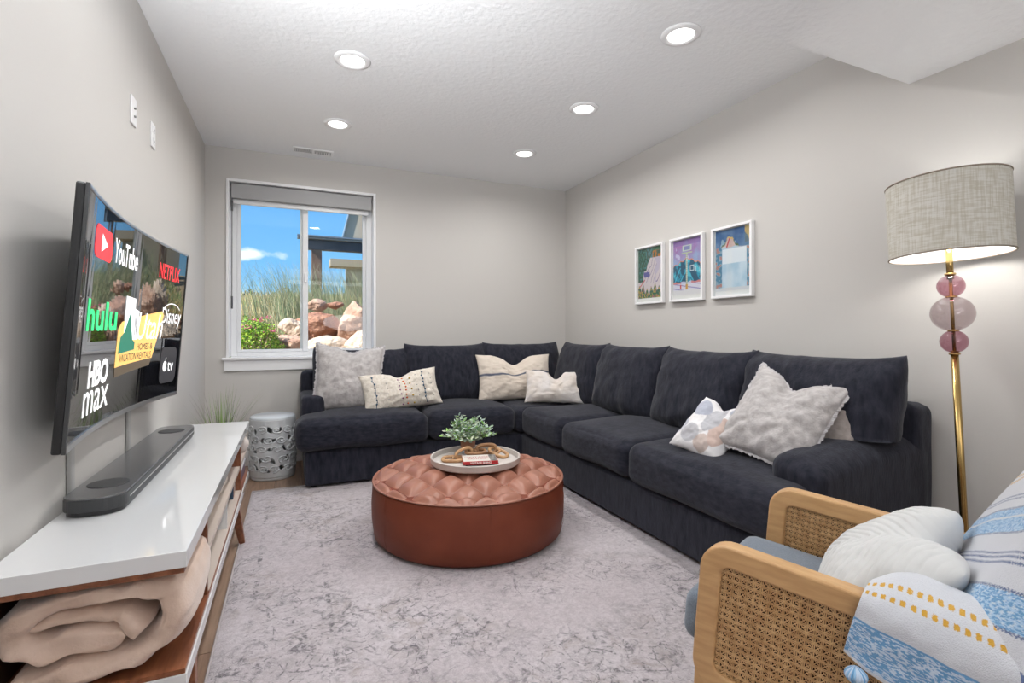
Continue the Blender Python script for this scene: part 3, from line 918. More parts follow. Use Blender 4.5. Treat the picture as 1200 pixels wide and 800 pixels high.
for i in range(-6, 7):
    for j in range(-6, 7):
        s_ = (i + j) / 2 * TS * 0.68; d_ = (i - j) / 2 * TS
        x = s_ * cos(ang) + d_ * sin(ang); y = -s_ * sin(ang) + d_ * cos(ang)
        if math.hypot(x, y) < OR_ * 0.86:
            z = tuft_h(x, y)
            b = MB(); b.lathe([(0.010, 0.0), (0.009, 0.004), (0.005, 0.0065), (0, 0.007)], 12, (OX + x, OY + y, z - 0.001))
            b.build('button', LEATHER, ott, smooth=True)

# ================================================================== TRAY AND WHAT IS ON IT
TX, TY, TZ = 0.925, 2.60, 0.3625
TRAYM = pbr('taupe_tray_paint', (0.55, 0.51, 0.48), rough=0.45)
TRAYI = pbr('tray_pale_wood', (0.50, 0.37, 0.26), (0.60, 0.47, 0.35), scale=5, rough=0.35, stretch=(1, 10, 1))
tray = empty('serving_tray', (TX, TY, TZ), label='round pale tray on top of the leather ottoman', cat='tray')
m = MB(); m.lathe([(0.0, 0.0), (0.236, 0.0), (0.243, 0.006), (0.246, 0.036), (0.241, 0.0385), (0.236, 0.036), (0.2335, 0.010)], 72, (TX, TY, TZ))
m.build('tray_rim', TRAYM, tray, smooth=False, bevel=0)
m = MB(); m.lathe([(0.0, 0.0085), (0.2337, 0.0085)], 72, (TX, TY, TZ)); m.build('tray_base', TRAYI, tray)
tray.children[0].data.polygons.foreach_set('use_smooth', [True] * len(tray.children[0].data.polygons))
TF = TZ + 0.0095
# books (spines towards the camera)
def mat_flat(n, c, r=0.5): return pbr(n, c, rough=r)
BW = 0.175
by, bx, brot = 2.535, 0.925, -14
def book(name, label, c, w, d, h, z, rot, cover, page, x=bx, y=by):
    root = empty(name, (x, y, z), R(rot), label, 'book')
    t = 0.0022
    m = MB()
    m.box(-w / 2, w / 2, -d / 2, d / 2, 0, t); m.box(-w / 2, w / 2, -d / 2, d / 2, h - t, h); m.box(-w / 2, w / 2, -d / 2, -d / 2 + t, t, h - t)
    m.build('book_cover', cover, root, world=False, bevel=0.0008)
    MB().box(-w / 2 + 0.003, w / 2 - 0.003, -d / 2 + t, d / 2 - 0.003, t, h - t).build('pages', page, root, world=False)
    return root
PAGE = mat_flat('page_white', (0.75, 0.73, 0.68), 0.8)
REDB = mat_flat('red_spine', (0.42, 0.015, 0.02), 0.4)
book('lower_book', 'thin dark paperback under the red book on the tray', None, 0.175, 0.13, 0.008, TF, brot - 2, mat_flat('dark_cover', (0.03, 0.025, 0.025)), PAGE, bx + 0.012, by + 0.004)
bk = book('hardcover_book', 'red-spined skiing book lying on the tray under wooden links', None, 0.185, 0.135, 0.018, TF + 0.0082, brot, REDB, PAGE)
vs, fs = text_geo('VINTAGE SKIING', 0.0145, bold=0.0003, sx=1.02)
m = MB(); m.add([(x, -0.135 / 2 - 0.0004, z + 0.009) for (x, z, _) in vs], fs)
m.build('spine_title', mat_flat('spine_white', (0.8, 0.78, 0.74)), bk, world=False)
MB().box(-0.0905, 0.0905, -0.0665, 0.0665, 0.018, 0.0184).build('cover_picture', mat_flat('cover_cream', (0.66, 0.63, 0.58)), bk, world=False)
MB().box(0.052, 0.0895, -0.066, 0.066, 0.0184, 0.0187).build('cover_photo', pbr('cover_dark_photo', (0.03, 0.03, 0.03), (0.30, 0.28, 0.26), scale=45, rough=0.5), bk, world=False)
vs, fs = text_geo('VINTAGE\nSKIING', 0.032)
m = MB(); m.add([(x - 0.015, y - 0.0, 0.0188) for (x, y, _) in vs], fs); m.build('cover_title', REDB, bk, world=False)
# potted plant
px, py = 0.940, 2.775
pot = empty('potted_plant', (px, py, TF), label='small dusty-green plant in two-tone pot on the tray', cat='plant')
m = MB(); m.lathe([(0.0, 0.0), (0.036, 0.0), (0.040, 0.030), (0.041, 0.034)], 32, (px, py, TF)); m.build('pot_base', mat_flat('pot_white_dip', (0.66, 0.69, 0.76), 0.3), pot, smooth=True)
m = MB(); m.lathe([(0.041, 0.034), (0.046, 0.082), (0.044, 0.084), (0.040, 0.070), (0.0, 0.070)], 32, (px, py, TF)); m.build('pot_rim', pbr('terracotta', (0.36, 0.165, 0.095), (0.42, 0.20, 0.12), scale=30, rough=0.8), pot, smooth=True)
rnd = random.Random(5)
m = MB(); st = MB()
greens = [(0.30, 0.40, 0.30), (0.22, 0.34, 0.20), (0.20, 0.38, 0.09), (0.42, 0.50, 0.42), (0.36, 0.46, 0.40), (0.46, 0.50, 0.36)]
for k in range(84):
    a = rnd.uniform(0, 2 * pi); sp = rnd.uniform(0.1, 1.0) ** 0.7
    L_ = rnd.uniform(0.10, 0.175)
    side = Vector((cos(a), sin(a), 0))
    pts = []
    for t in range(7):
        q = t / 6
        pts.append(Vector((px, py, TF + 0.07)) + side * (0.02 + sp * 0.135 * q) + Vector((0, 0, L_ * (1.15 - 0.75 * sp) * q * (1 - 0.30 * sp * q))))
    st.tube(pts, 0.0011, 4)
    for t in range(1, 7):
        for s in range(3):
            la = rnd.uniform(0, 2 * pi)
            d = (Vector((cos(la), sin(la), rnd.uniform(-0.2, 0.9))) + side * 0.5).normalized()
            ln = rnd.uniform(0.020, 0.034); wd = ln * 0.42
            sd = d.cross(Vector((rnd.uniform(-1, 1), rnd.uniform(-1, 1), 1))).normalized()
            n_ = d.cross(sd)
            p = pts[t]; c = rnd.choice(greens); f = rnd.uniform(0.95, 1.45); c = tuple(v * f for v in c)
            m.add([p, p + d * ln * 0.35 + sd * wd * 0.45 + n_ * 0.002, p + d * ln * 0.72 + sd * wd * 0.36 + n_ * 0.003, p + d * ln, p + d * ln * 0.72 - sd * wd * 0.36 + n_ * 0.003, p + d * ln * 0.35 - sd * wd * 0.45 + n_ * 0.002],
                  [(0, 1, 2, 3, 4, 5)], c)
m.build('foliage', vcolmat('dusty_leaf', 0.6), pot, vcol=True, kind='stuff')
st.build('stems', mat_flat('stem_green', (0.16, 0.2, 0.09), 0.8), pot, kind='stuff')
# wooden chain of four links
WOODL = pbr('carved_wood', (0.36, 0.19, 0.085), (0.52, 0.31, 0.15), scale=10, detail=8, rough=0.5, stretch=(1, 5, 5))
WOODD = pbr('dark_carved_wood', (0.22, 0.105, 0.045), (0.36, 0.19, 0.085), scale=10, detail=8, rough=0.5, stretch=(1, 5, 5))
chain = empty('wooden_chain', (0.90, 2.50, TF), label='carved wooden chain of interlocked links draped over the book', cat='decoration')
def link(c, yaw, pitch, roll, L_=0.125, W_=0.072, r=0.0115, bar=True, mat=WOODL):
    M = Matrix.Translation(c) @ Matrix.Rotation(R(yaw), 4, 'Z') @ Matrix.Rotation(R(pitch), 4, 'Y') @ Matrix.Rotation(R(roll), 4, 'X')
    pts = []
    n = 40
    for k in range(n):
        a = 2 * pi * k / n
        ex = 2 / 3.0
        pts.append(M @ Vector((math.copysign(abs(cos(a)) ** ex, cos(a)) * L_ / 2, math.copysign(abs(sin(a)) ** ex, sin(a)) * W_ / 2, 0)))
    m = MB(); m.tube(pts, r, 10, closed=True)
    if bar: m.tube([M @ Vector((0, -W_ / 2, 0)), M @ Vector((0, W_ / 2, 0))], r * 0.8, 10)
    return m.build('chain_link', mat, chain, smooth=True)
link((0.805, 2.625, TF + 0.012), -22, 0, 4, 0.112, 0.074, r=0.0095)
link((0.868, 2.628, TF + 0.034), 14, -14, 70, 0.100, 0.050, r=0.0095, bar=False)
link((0.940, 2.640, TF + 0.036), -12, 0, 6, 0.108, 0.062, r=0.0095, mat=WOODD)
link((1.010, 2.655, TF + 0.040), -8, 0, 75, 0.108, 0.048, r=0.0100, bar=False, mat=WOODD)
link((1.065, 2.610, TF + 0.026), -48, 18, 12, 0.108, 0.060, r=0.0095)

# ================================================================== MEDIA CONSOLE
CX0, CX1, CY0, CY1 = -0.605, -0.228, 1.397, 3.269
con = empty('media_console', (-0.42, 2.33, 0), label='long low white-topped walnut media console along the left wall', cat='console')
box('console_top', CX0, CX1, CY0, CY1, 0.520, 0.560, GLOSSW, con, bevel=0.002)
box('top_underlay', CX0 + 0.004, CX1 - 0.006, CY0 + 0.003, CY1 - 0.004, 0.507, 0.5195, WALNUT, con)
box('console_bottom', CX0, CX1, CY0, CY1, 0.232, 0.268, GLOSSW, con, bevel=0.002)
box('bottom_lining', CX0 + 0.004, CX1 - 0.004, CY0 + 0.003, CY1 - 0.004, 0.2685, 0.280, WALNUT, con)
box('back_panel', CX0, CX0 + 0.012, CY0 + 0.004, CY1 - 0.004, 0.2805, 0.5065, pbr('dark_back_board', (0.05, 0.022, 0.012), rough=0.6), con)
for yy in (1.765, 2.845):
    box('divider', CX0 + 0.013, CX1 - 0.008, yy, yy + 0.022, 0.2805, 0.5065, WALNUT, con, bevel=0.001)
SHELF = pbr('pale_shelf_laminate', (0.60, 0.52, 0.46), rough=0.35)
box('middle_shelf', CX0 + 0.013, CX1 - 0.010, 1.7875, 2.8445, 0.388, 0.404, SHELF, con, bevel=0.001)
box('middle_shelf', CX0 + 0.013, CX1 - 0.010, 2.8675, 3.262, 0.388, 0.404, SHELF, con, bevel=0.001)
box('shelf_support', CX0 + 0.013, CX1 - 0.012, 2.31, 2.326, 0.2805, 0.3875, VINYL, con)
box('bottom_laminate', CX0 + 0.014, CX1 - 0.006, 1.7875, 2.8445, 0.2802, 0.2835, SHELF, con)
def cleg(x, y, dx, dy, name='console_leg'):
    m = MB(); vs = []
    for (z, w, k) in ((0.232, 0.024, 0), (0.0, 0.013, 1)):
        for (a, b) in ((-1, -1), (1, -1), (1, 1), (-1, 1)): vs.append((x + dx * k + a * w, y + dy * k + b * w, z))
    m.add(vs, [(0, 3, 2, 1), (4, 5, 6, 7), (0, 1, 5, 4), (1, 2, 6, 5), (2, 3, 7, 6), (3, 0, 4, 7)])
    m.build(name, WALNUT, con, bevel=0.003)
for (x, y, dx, dy) in ((-0.265, 1.61, 0.02, -0.05), (-0.56, 1.61, -0.0, -0.05), (-0.265, 2.83, 0.035, 0.05), (-0.56, 2.83, -0.0, 0.05)):
    cleg(x, y, dx, dy)

# things on the console shelves
wool = empty('folded_sheepskin', (-0.40, 2.18, 0.404), label='cream fluffy folded sheepskin on the console middle shelf', cat='throw')
soft_box(-0.54, -0.262, 2.02, 2.60, 0.405, 0.478, r=0.034, crown=0.012, n=22, wob=0.016, wfreq=14).build('fleece', pbr('sheepskin', (0.68, 0.63, 0.56), rough=1.0, sheen=0.4, bump=0.8, bscale=90, dist=0.01), wool, smooth=True)
def shelf_book(y, h, th, c, label, x1=-0.255, d=0.17, z=0.2805):
    r = empty('shelf_book', (x1 - d / 2, y + th / 2, z), label=label, cat='book', group='books on the console bottom shelf')
    m = MB(); t = 0.002
    m.box(x1 - d, x1, y, y + t, z, z + h); m.box(x1 - d, x1, y + th - t, y + th, z, z + h); m.box(x1 - t, x1, y + t, y + th - t, z, z + h)
    m.build('book_cover', mat_flat('cover_%s' % label.split()[0], c, 0.5), r)
    MB().box(x1 - d + 0.003, x1 - t, y + t, y + th - t, z + 0.002, z + h - 0.003).build('pages', PAGE, r)
shelf_book(2.70, 0.095, 0.026, (0.03, 0.07, 0.13), 'navy book upright on console bottom shelf by the far divider')
shelf_book(2.73, 0.085, 0.020, (0.42, 0.17, 0.07), 'orange book beside the navy book on console bottom shelf')
shelf_book(2.76, 0.10, 0.03, (0.55, 0.52, 0.48), 'cream book against the divider on console bottom shelf')
vz = empty('round_vase', (-0.262, 3.17, 0.404), label='round white vase on the far-end console shelf', cat='vase')
m = MB(); m.lathe([(0.0, 0.0), (0.018, 0.0), (0.032, 0.015), (0.042, 0.040), (0.040, 0.062), (0.026, 0.084), (0.015, 0.092), (0.017, 0.099), (0.012, 0.098), (0.010, 0.085)], 28, (-0.262, 3.17, 0.4045))
m.build('vase_body', mat_flat('vase_cream', (0.72, 0.66, 0.62), 0.4), vz, smooth=True)
bx_ = empty('storage_box', (-0.33, 3.1, 0.2805), label='small white-lidded box on the far-end bottom console shelf', cat='box')
box('box_body', -0.44, -0.245, 2.98, 3.22, 0.281, 0.345, mat_flat('box_plum', (0.16, 0.10, 0.13), 0.5), bx_, bevel=0.002)
box('box_lid', -0.443, -0.242, 2.977, 3.223, 0.345, 0.362, mat_flat('box_white', (0.74, 0.74, 0.76), 0.35), bx_, bevel=0.003)

# rolled cream blanket in the open end
def catmull(P, n):
    out = []
    P = [Vector(p) for p in P]
    for i in range(len(P) - 1):
        p0 = P[max(i - 1, 0)]; p1 = P[i]; p2 = P[i + 1]; p3 = P[min(i + 2, len(P) - 1)]
        for k in range(n):
            t = k / n
            out.append(0.5 * ((2 * p1) + (p2 - p0) * t + (2 * p0 - 5 * p1 + 4 * p2 - p3) * t * t + (3 * p1 - p0 - 3 * p2 + p3) * t ** 3))
    out.append(P[-1]); return out
rb = empty('rolled_blanket', (-0.42, 1.57, 0.2805), label='thick cream fleece blanket rolled up in the near open end of console', cat='blanket')
def blanket_band(path, th, y0, y1, seed, name='blanket_layer'):
    pts = catmull(path, 7)
    sec = []
    NS = 40
    for k in range(NS):
        a = 2 * pi * k / NS
        sy = math.copysign(abs(cos(a)) ** 0.30, cos(a)); sn = math.copysign(abs(sin(a)) ** 0.75, sin(a))
        sec.append((sy, sn))
    m = MB(); vs = []; fs = []
    n = len(pts)
    for i, p in enumerate(pts):
        t = (pts[min(i + 1, n - 1)] - pts[max(i - 1, 0)]).normalized()
        nr = Vector((-t.z, 0, t.x))
        e = min(i, n - 1 - i)
        tk = th * (1 if e > 2 else (0.25, 0.75, 0.95)[e])
        for (sy, sn) in sec:
            y = (y0 + y1) / 2 + sy * (y1 - y0) / 2
            q = Vector((p.x, y, p.z)) + nr * sn * tk / 2
            nv = Vector(noise.noise_vector(Vector((q.x * 9 + seed, q.y * 5, q.z * 9))))
            n2 = Vector(noise.noise_vector(Vector((q.x * 26, q.y * 9 + seed, q.z * 26))))
            n3 = Vector(noise.noise_vector(Vector((q.x * 14 + seed, q.y * 2.5, q.z * 30))))
            q += nv * 0.016 + n2 * 0.010 + n3 * 0.012
            q.y += 0.012 * nv.x
            q.z = max(0.2825, min(0.5045, q.z)); q.x = max(-0.590, min(-0.222, q.x))
            vs.append(q)
    for i in range(n - 1):
        for k in range(NS):
            l = (k + 1) % NS
            fs.append((i * NS + k, i * NS + l, (i + 1) * NS + l, (i + 1) * NS + k))
    fs.append(tuple(range(NS))); fs.append(tuple((n - 1) * NS + k for k in range(NS - 1, -1, -1)))
    m.add(vs, fs); m.build(name, FLEECE, rb, smooth=True)
blanket_band([(-0.56, 0, 0.306), (-0.46, 0, 0.312), (-0.33, 0, 0.322), (-0.262, 0, 0.362), (-0.256, 0, 0.430), (-0.31, 0, 0.470), (-0.43, 0, 0.474), (-0.53, 0, 0.458),
              (-0.560, 0, 0.408), (-0.52, 0, 0.372), (-0.43, 0, 0.378), (-0.36, 0, 0.372)], 0.060, 1.412, 1.755, 1.0)
blanket_band([(-0.535, 0, 0.425), (-0.45, 0, 0.432), (-0.36, 0, 0.418), (-0.325, 0, 0.385), (-0.35, 0, 0.400)], 0.040, 1.425, 1.75, 5.0)

# ================================================================== TELEVISION
TVW, TVH, SAG = 1.335, 0.69, 0.055
RAD = (TVW ** 2 / 4 + SAG ** 2) / (2 * SAG)
tv = empty('television', (-0.551, 2.26, 1.118), label='curved black television on the left wall showing streaming logos', cat='television', rot=(0, R(4.2), 0))
def bend(y, off=0.0):
    r_ = RAD - off
    a = y / RAD
    return (RAD - r_ * cos(a), r_ * sin(a))
def curved_slab(name, y0, y1, z0, z1, o0, o1, mat, n=40, bevel=0.0, smooth=False):
    m = MB(); vs = []; fs = []
    for i in range(n + 1):
        y = y0 + (y1 - y0) * i / n
        for (o_, z) in ((o0, z0), (o1, z0), (o1, z1), (o0, z1)):
            x_, y_ = bend(y, o_); vs.append((x_, y_, z))
    for i in range(n):
        for k in range(4):
            l = (k + 1) % 4
            fs.append((i * 4 + k, (i + 1) * 4 + k, (i + 1) * 4 + l, i * 4 + l))
    fs.append((0, 1, 2, 3)); fs.append((n * 4 + 3, n * 4 + 2, n * 4 + 1, n * 4))
    m.add(vs, fs)
    return m.build(name, mat, tv, world=False, bevel=bevel, smooth=smooth, auto=1)
W2, H2 = TVW / 2, TVH / 2
curved_slab('screen', -W2 + 0.009, W2 - 0.009, -H2 + 0.016, H2 - 0.008, -0.006, 0.0, SCREEN)
curved_slab('rear_housing', -W2, W2, -H2, H2, -0.026, -0.0062, BLACKP, bevel=0.005)
curved_slab('bezel', -W2, -W2 + 0.0088, -H2, H2, -0.006, 0.0025, DARKG, n=2)
curved_slab('bezel', W2 - 0.0088, W2, -H2, H2, -0.006, 0.0025, DARKG, n=2)
curved_slab('top_bezel', -W2 + 0.0088, W2 - 0.0088, H2 - 0.0078, H2, -0.006, 0.0025, SILVER)
curved_slab('bottom_bezel', -W2 + 0.0088, W2 - 0.0088, -H2, -H2 + 0.0158, -0.006, 0.004, SILVER)
LOGO = lambda n, c, s=1.0: emis('screen_' + n, c, s)
LW, LR, LG, LY, LDG, LK = (LOGO('white', (0.9, 0.9, 0.9), 0.9), LOGO('red', (0.85, 0.04, 0.05), 0.9), LOGO('green', (0.03, 0.70, 0.22), 0.9),
                            LOGO('yellow', (0.80, 0.52, 0.16), 0.8), LOGO('dark_green', (0.02, 0.20, 0.13), 0.6), LOGO('charcoal', (0.03, 0.03, 0.035), 0.5))
def on_screen(name, shapes, mat, off=0.0010, sub=0.02):
    """shapes: list of (verts2d, faces) in screen metres"""
    bm = bmesh.new()
    for vs, fs in shapes:
        bv = [bm.verts.new((v[0], v[1], 0)) for v in vs]
        for f in fs:
            try: bm.faces.new([bv[i] for i in f])
            except ValueError: pass
    k = -22
    while k <= 22:      # cut every 3 cm so the print follows the curve of the glass
        bmesh.ops.bisect_plane(bm, geom=bm.verts[:] + bm.edges[:] + bm.faces[:], plane_co=(k * 0.03, 0, 0), plane_no=(1, 0, 0)); k += 1
    me = bpy.data.meshes.new(name)
    for v in bm.verts:
        x_, y_ = bend(v.co.x, off); v.co = Vector((x_, y_, v.co.y))
    bm.to_mesh(me); bm.free(); me.materials.append(mat)
    o = bpy.data.objects.new(name, me); COL.objects.link(o); o.parent = tv
    return o
def txt(s, x, z, size, sx=1.0, shear=0.0, bold=0.0, **k):
    vs, fs = text_geo(s, size, shear=shear, sx=sx, bold=bold, **k)
    return ([(v[0] + x, v[1] + z) for v in vs], fs)
def rrect(x0, x1, z0, z1, r, n=5):
    pts = []
    for (cx, cz, a0) in ((x1 - r, z1 - r, 0), (x0 + r, z1 - r, 90), (x0 + r, z0 + r, 180), (x1 - r, z0 + r, 270)):
        for k in range(n + 1):
            a = R(a0 + 90 * k / n); pts.append((cx + r * cos(a), cz + r * sin(a)))
    return pts
def strip_fill(pts, nx=12):
    return (pts, [tuple(range(len(pts)))])
def wpix(Y, Z):   # screen-space position of a logo from its place on the wall side
    return (Y - 2.26) * 0.945, (Z - 1.118) * 0.955
def fit(t, y0, y1, z0, z1, shear=0.0, bold=0.0):
    vs, fs = text_geo(t, 0.1, shear=shear, bold=bold)
    a0 = min(v[0] for v in vs); a1 = max(v[0] for v in vs); b0 = min(v[1] for v in vs); b1 = max(v[1] for v in vs)
    return ([(y0 + (v[0] - a0) / (a1 - a0) * (y1 - y0), z0 + (v[1] - b0) / (b1 - b0) * (z1 - z0)) for v in vs], fs)
on_screen('play_badge', [strip_fill(rrect(-0.515, -0.285, 0.178, 0.272, 0.030))], LR)
on_screen('play_arrow', [([(-0.43, 0.198), (-0.35, 0.225), (-0.43, 0.252)], [(0, 1, 2)])], LW, off=0.0018)
on_screen('video_logo', [fit('YouTube', -0.250, 0.045, 0.188, 0.268, bold=0.001)], LW)
on_screen('streaming_logo', [fit('NETFLIX', 0.325, 0.580, 0.196, 0.262, bold=0.001)], LR)
on_screen('green_logo', [fit('hulu', -0.530, -0.150, -0.036, 0.056, bold=0.002)], LG)
on_screen('script_logo', [fit('Disney', 0.400, 0.640, -0.022, 0.070, shear=0.15)], LW)
arc = [(0.52 + 0.11 * cos(R(a)), 0.040 + 0.050 * sin(R(a))) for a in range(30, 160, 10)]
vs_ = arc + [(a[0], a[1] + 0.004) for a in reversed(arc)]
on_screen('script_logo', [(vs_, [tuple(range(len(vs_)))])], LW)
on_screen('channel_logo', [fit('HBO', -0.445, -0.205, -0.205, -0.125, bold=0.004), fit('max', -0.480, -0.180, -0.285, -0.213)], LW)
on_screen('dark_tile', [strip_fill(rrect(0.430, 0.625, -0.275, -0.110, 0.035))], LK)
ap = []; ax0, az0 = 0.487, -0.197
for k in range(36):
    a = 2 * pi * k / 36
    px_, pz_ = ax0 + 0.024 * cos(a), az0 + 0.024 * sin(a)
    if math.hypot(px_ - (ax0 + 0.030), pz_ - az0 - 0.003) < 0.014:
        q = Vector((px_ - (ax0 + 0.030), pz_ - az0 - 0.003, 0)).normalized() * 0.014
        px_, pz_ = ax0 + 0.030 + q.x, az0 + 0.003 + q.y
    ap.append((px_, pz_))
leaf = [(ax0, az0 + 0.028), (ax0 + 0.005, az0 + 0.037), (ax0 + 0.014, az0 + 0.041), (ax0 + 0.010, az0 + 0.032)]
on_screen('tile_logo', [strip_fill(ap), (leaf, [(0, 1, 2, 3)]), fit('tv', 0.522, 0.590, -0.222, -0.178)], LW, off=0.0018)
on_screen('yellow_plate', [([(-0.130, -0.165), (0.315, -0.150), (0.425, 0.035), (0.400, 0.052), (-0.085, -0.005), (-0.125, -0.030)], [(0, 1, 2, 3, 4, 5)])], LY)
on_screen('plate_shade', [([(-0.125, -0.200), (0.290, -0.180), (0.315, -0.150), (-0.130, -0.165)], [(0, 1, 2, 3)])], LOGO('brown', (0.10, 0.075, 0.05), 0.7))
on_screen('plate_lettering', [fit('Utah', 0.105, 0.415, -0.070, 0.036, shear=0.25)], LW, off=0.0026)
on_screen('plate_lettering', [fit('HOMES &', 0.120, 0.310, -0.112, -0.086), fit('VACATION RENTALS', -0.085, 0.300, -0.148, -0.121)], LK, off=0.0018)
on_screen('badge_white', [([(-0.055, -0.07), (0.115, -0.07), (0.115, 0.040), (0.065, 0.047), (0.060, 0.086), (-0.055, 0.090)], [tuple(range(6))])], LW, off=0.0016)
on_screen('badge_green', [([(-0.110, -0.118), (0.085, -0.108), (0.085, -0.080), (0.055, -0.070), (0.005, 0.030), (-0.050, -0.040), (-0.095, -0.060)], [tuple(range(7))])], LDG, off=0.0024)
on_screen('badge_marks', [fit('N', 0.068, 0.100, -0.055, 0.020)], LK, off=0.0030)

# soundbar on the console, with two hanging brackets below the television
SX0, SX1, SY0, SY1, SZ = -0.592, -0.442, 1.755, 2.945, 0.5605
sb = empty('soundbar', (-0.517, 2.35, SZ), label='long dark soundbar with rounded ends on the console under the television', cat='speaker')
def stadium(x0, x1, y0, y1, r, n=8):
    pts = []
    for (cx, cy, a0) in ((x1 - r, y1 - r, 0), (x0 + r, y1 - r, 90), (x0 + r, y0 + r, 180), (x1 - r, y0 + r, 270)):
        for k in range(n + 1):
            a = R(a0 + 90 * k / n); pts.append((cx + r * cos(a), cy + r * sin(a)))
    return pts
prism(stadium(SX0 + 0.006, SX1 - 0.006, SY0 + 0.006, SY1 - 0.006, 0.052), SZ, SZ + 0.012).build('foot_plinth', BLACKP, sb, bevel=0.001)
prism(stadium(SX0, SX1, SY0, SY1, 0.056), SZ + 0.013, SZ + 0.047).build('grille_body', DARKG, sb, bevel=0.002)
prism(stadium(SX0 + 0.001, SX1 - 0.001, SY0 + 0.001, SY1 - 0.001, 0.055), SZ + 0.0473, SZ + 0.052).build('top_panel', pbr('graphite_top', (0.17, 0.17, 0.175), rough=0.22, metal=0.5), sb, bevel=0.0015)
for yy in (SY0 + 0.155, SY1 - 0.155):
    m = MB(); m.lathe([(0.0, 0.0), (0.050, 0.0), (0.052, 0.0012), (0.050, 0.0022), (0.0, 0.0022)], 40, (-0.517, yy, SZ + 0.0521))
    m.build('top_driver', DARKG, sb, smooth=False)
box('front_strip', SX1 - 0.0006, SX1 + 0.0008, SY0 + 0.07, SY1 - 0.07, SZ + 0.028, SZ + 0.032, SILVER, sb)
CORD = mat_flat('cord_cover_grey', (0.45, 0.45, 0.44), 0.4)
box('cord_cover', XL + 0.0015, XL + 0.014, 1.915, 1.942, 0.565, 0.90, CORD, None, bevel=0.003, label='slim grey cord cover on wall below near end of television', cat='cord cover')
box('cord_cover', XL + 0.0015, XL + 0.014, 2.50, 2.53, 0.565, 0.90, CORD, None, bevel=0.003, label='slim grey cord cover on wall below middle of television', cat='cord cover')

# ================================================================== GARDEN STOOL
GX, GY, GR, GH = -0.130, 4.16, 0.148, 0.462
GY = 4.145
gs = empty('garden_stool', (GX, GY, 0.0), label='pale ceramic drum garden stool with pierced scrollwork between console and sofa', cat='stool')
rnd = random.Random(11)
holes = []
for row in range(5):
    for k in range(11):
        a = (k + 0.5 * (row % 2) + rnd.uniform(-0.22, 0.22)) * 2 * pi / 11
        holes.append((a, 0.085 + row * 0.070 + rnd.uniform(-0.014, 0.014), rnd.uniform(0.016, 0.026), rnd.uniform(0.010, 0.016), rnd.uniform(0, pi)))
NA, NZ = 260, 96
def gprof(z):
    return GR * (1 + 0.035 * sin(pi * z / GH))
m = MB(); vs = []; fs = []
for j in range(NZ + 1):
    z = 0.025 + (GH - 0.05) * j / NZ
    for i in range(NA):
        a = 2 * pi * i / NA
        vs.append((GX + gprof(z) * cos(a), GY + gprof(z) * sin(a), z))
def in_hole(a, z):
    for (ha, hz, ra, rz, ro) in holes:
        da = ((a - ha + pi) % (2 * pi) - pi) * GR; dz = z - hz
        if abs(da) > 0.03 or abs(dz) > 0.03: continue
        x_ = da * cos(ro) + dz * sin(ro); y_ = -da * sin(ro) + dz * cos(ro)
        y_ += 6 * x_ * x_ - 0.002
        if (x_ / ra) ** 2 + (y_ / rz) ** 2 < 1: return True
    return False
for j in range(NZ):
    z = 0.025 + (GH - 0.05) * (j + 0.5) / NZ
    for i in range(NA):
        if in_hole(2 * pi * (i + 0.5) / NA, z): continue
        k = (i + 1) % NA
        fs.append((j * NA + i, j * NA + k, (j + 1) * NA + k, (j + 1) * NA + i))
m.add(vs, fs); m.build('pierced_drum', CERAMIC, gs, smooth=True, solid=0.014)
m = MB()
for row in range(5):
    for k in range(11):
        a0 = (k + 0.5 + 0.5 * (row % 2)) * 2 * pi / 11 + rnd.uniform(-0.08, 0.08); z0 = 0.088 + row * 0.070 + rnd.uniform(-0.008, 0.008)
        sg = rnd.choice((-1, 1)); ph = rnd.uniform(0, 6)
        pts = []
        for t in range(26):
            q = t / 25; r_ = 0.030 * (1 - q * 0.85); an = ph + sg * q * 9.0
            zz = z0 + r_ * sin(an) * 0.9; aa = a0 + r_ * cos(an) * 1.25 / GR
            rr = gprof(zz) + 0.0085
            pts.append((GX + rr * cos(aa), GY + rr * sin(aa), zz))
        m.tube(pts, 0.0048, 6)
m.build('scroll_relief', CERAMIC, gs, smooth=True, kind='stuff')
m = MB(); m.lathe([(0.0, GH - 0.006), (GR - 0.01, GH - 0.004), (GR + 0.004, GH - 0.012), (GR + 0.006, GH - 0.024), (GR, GH - 0.034), (GR - 0.012, GH - 0.036)], 64, (GX, GY, 0)); m.build('stool_top', pbr('top_glaze', (0.62, 0.66, 0.70), rough=0.18), gs, smooth=True)
m = MB(); m.lathe([(GR - 0.012, 0.0), (GR + 0.002, 0.0), (GR + 0.006, 0.012), (GR + 0.001, 0.028), (GR - 0.010, 0.030)], 64, (GX, GY, 0)); m.build('foot_ring', CERAMIC, gs, smooth=True)

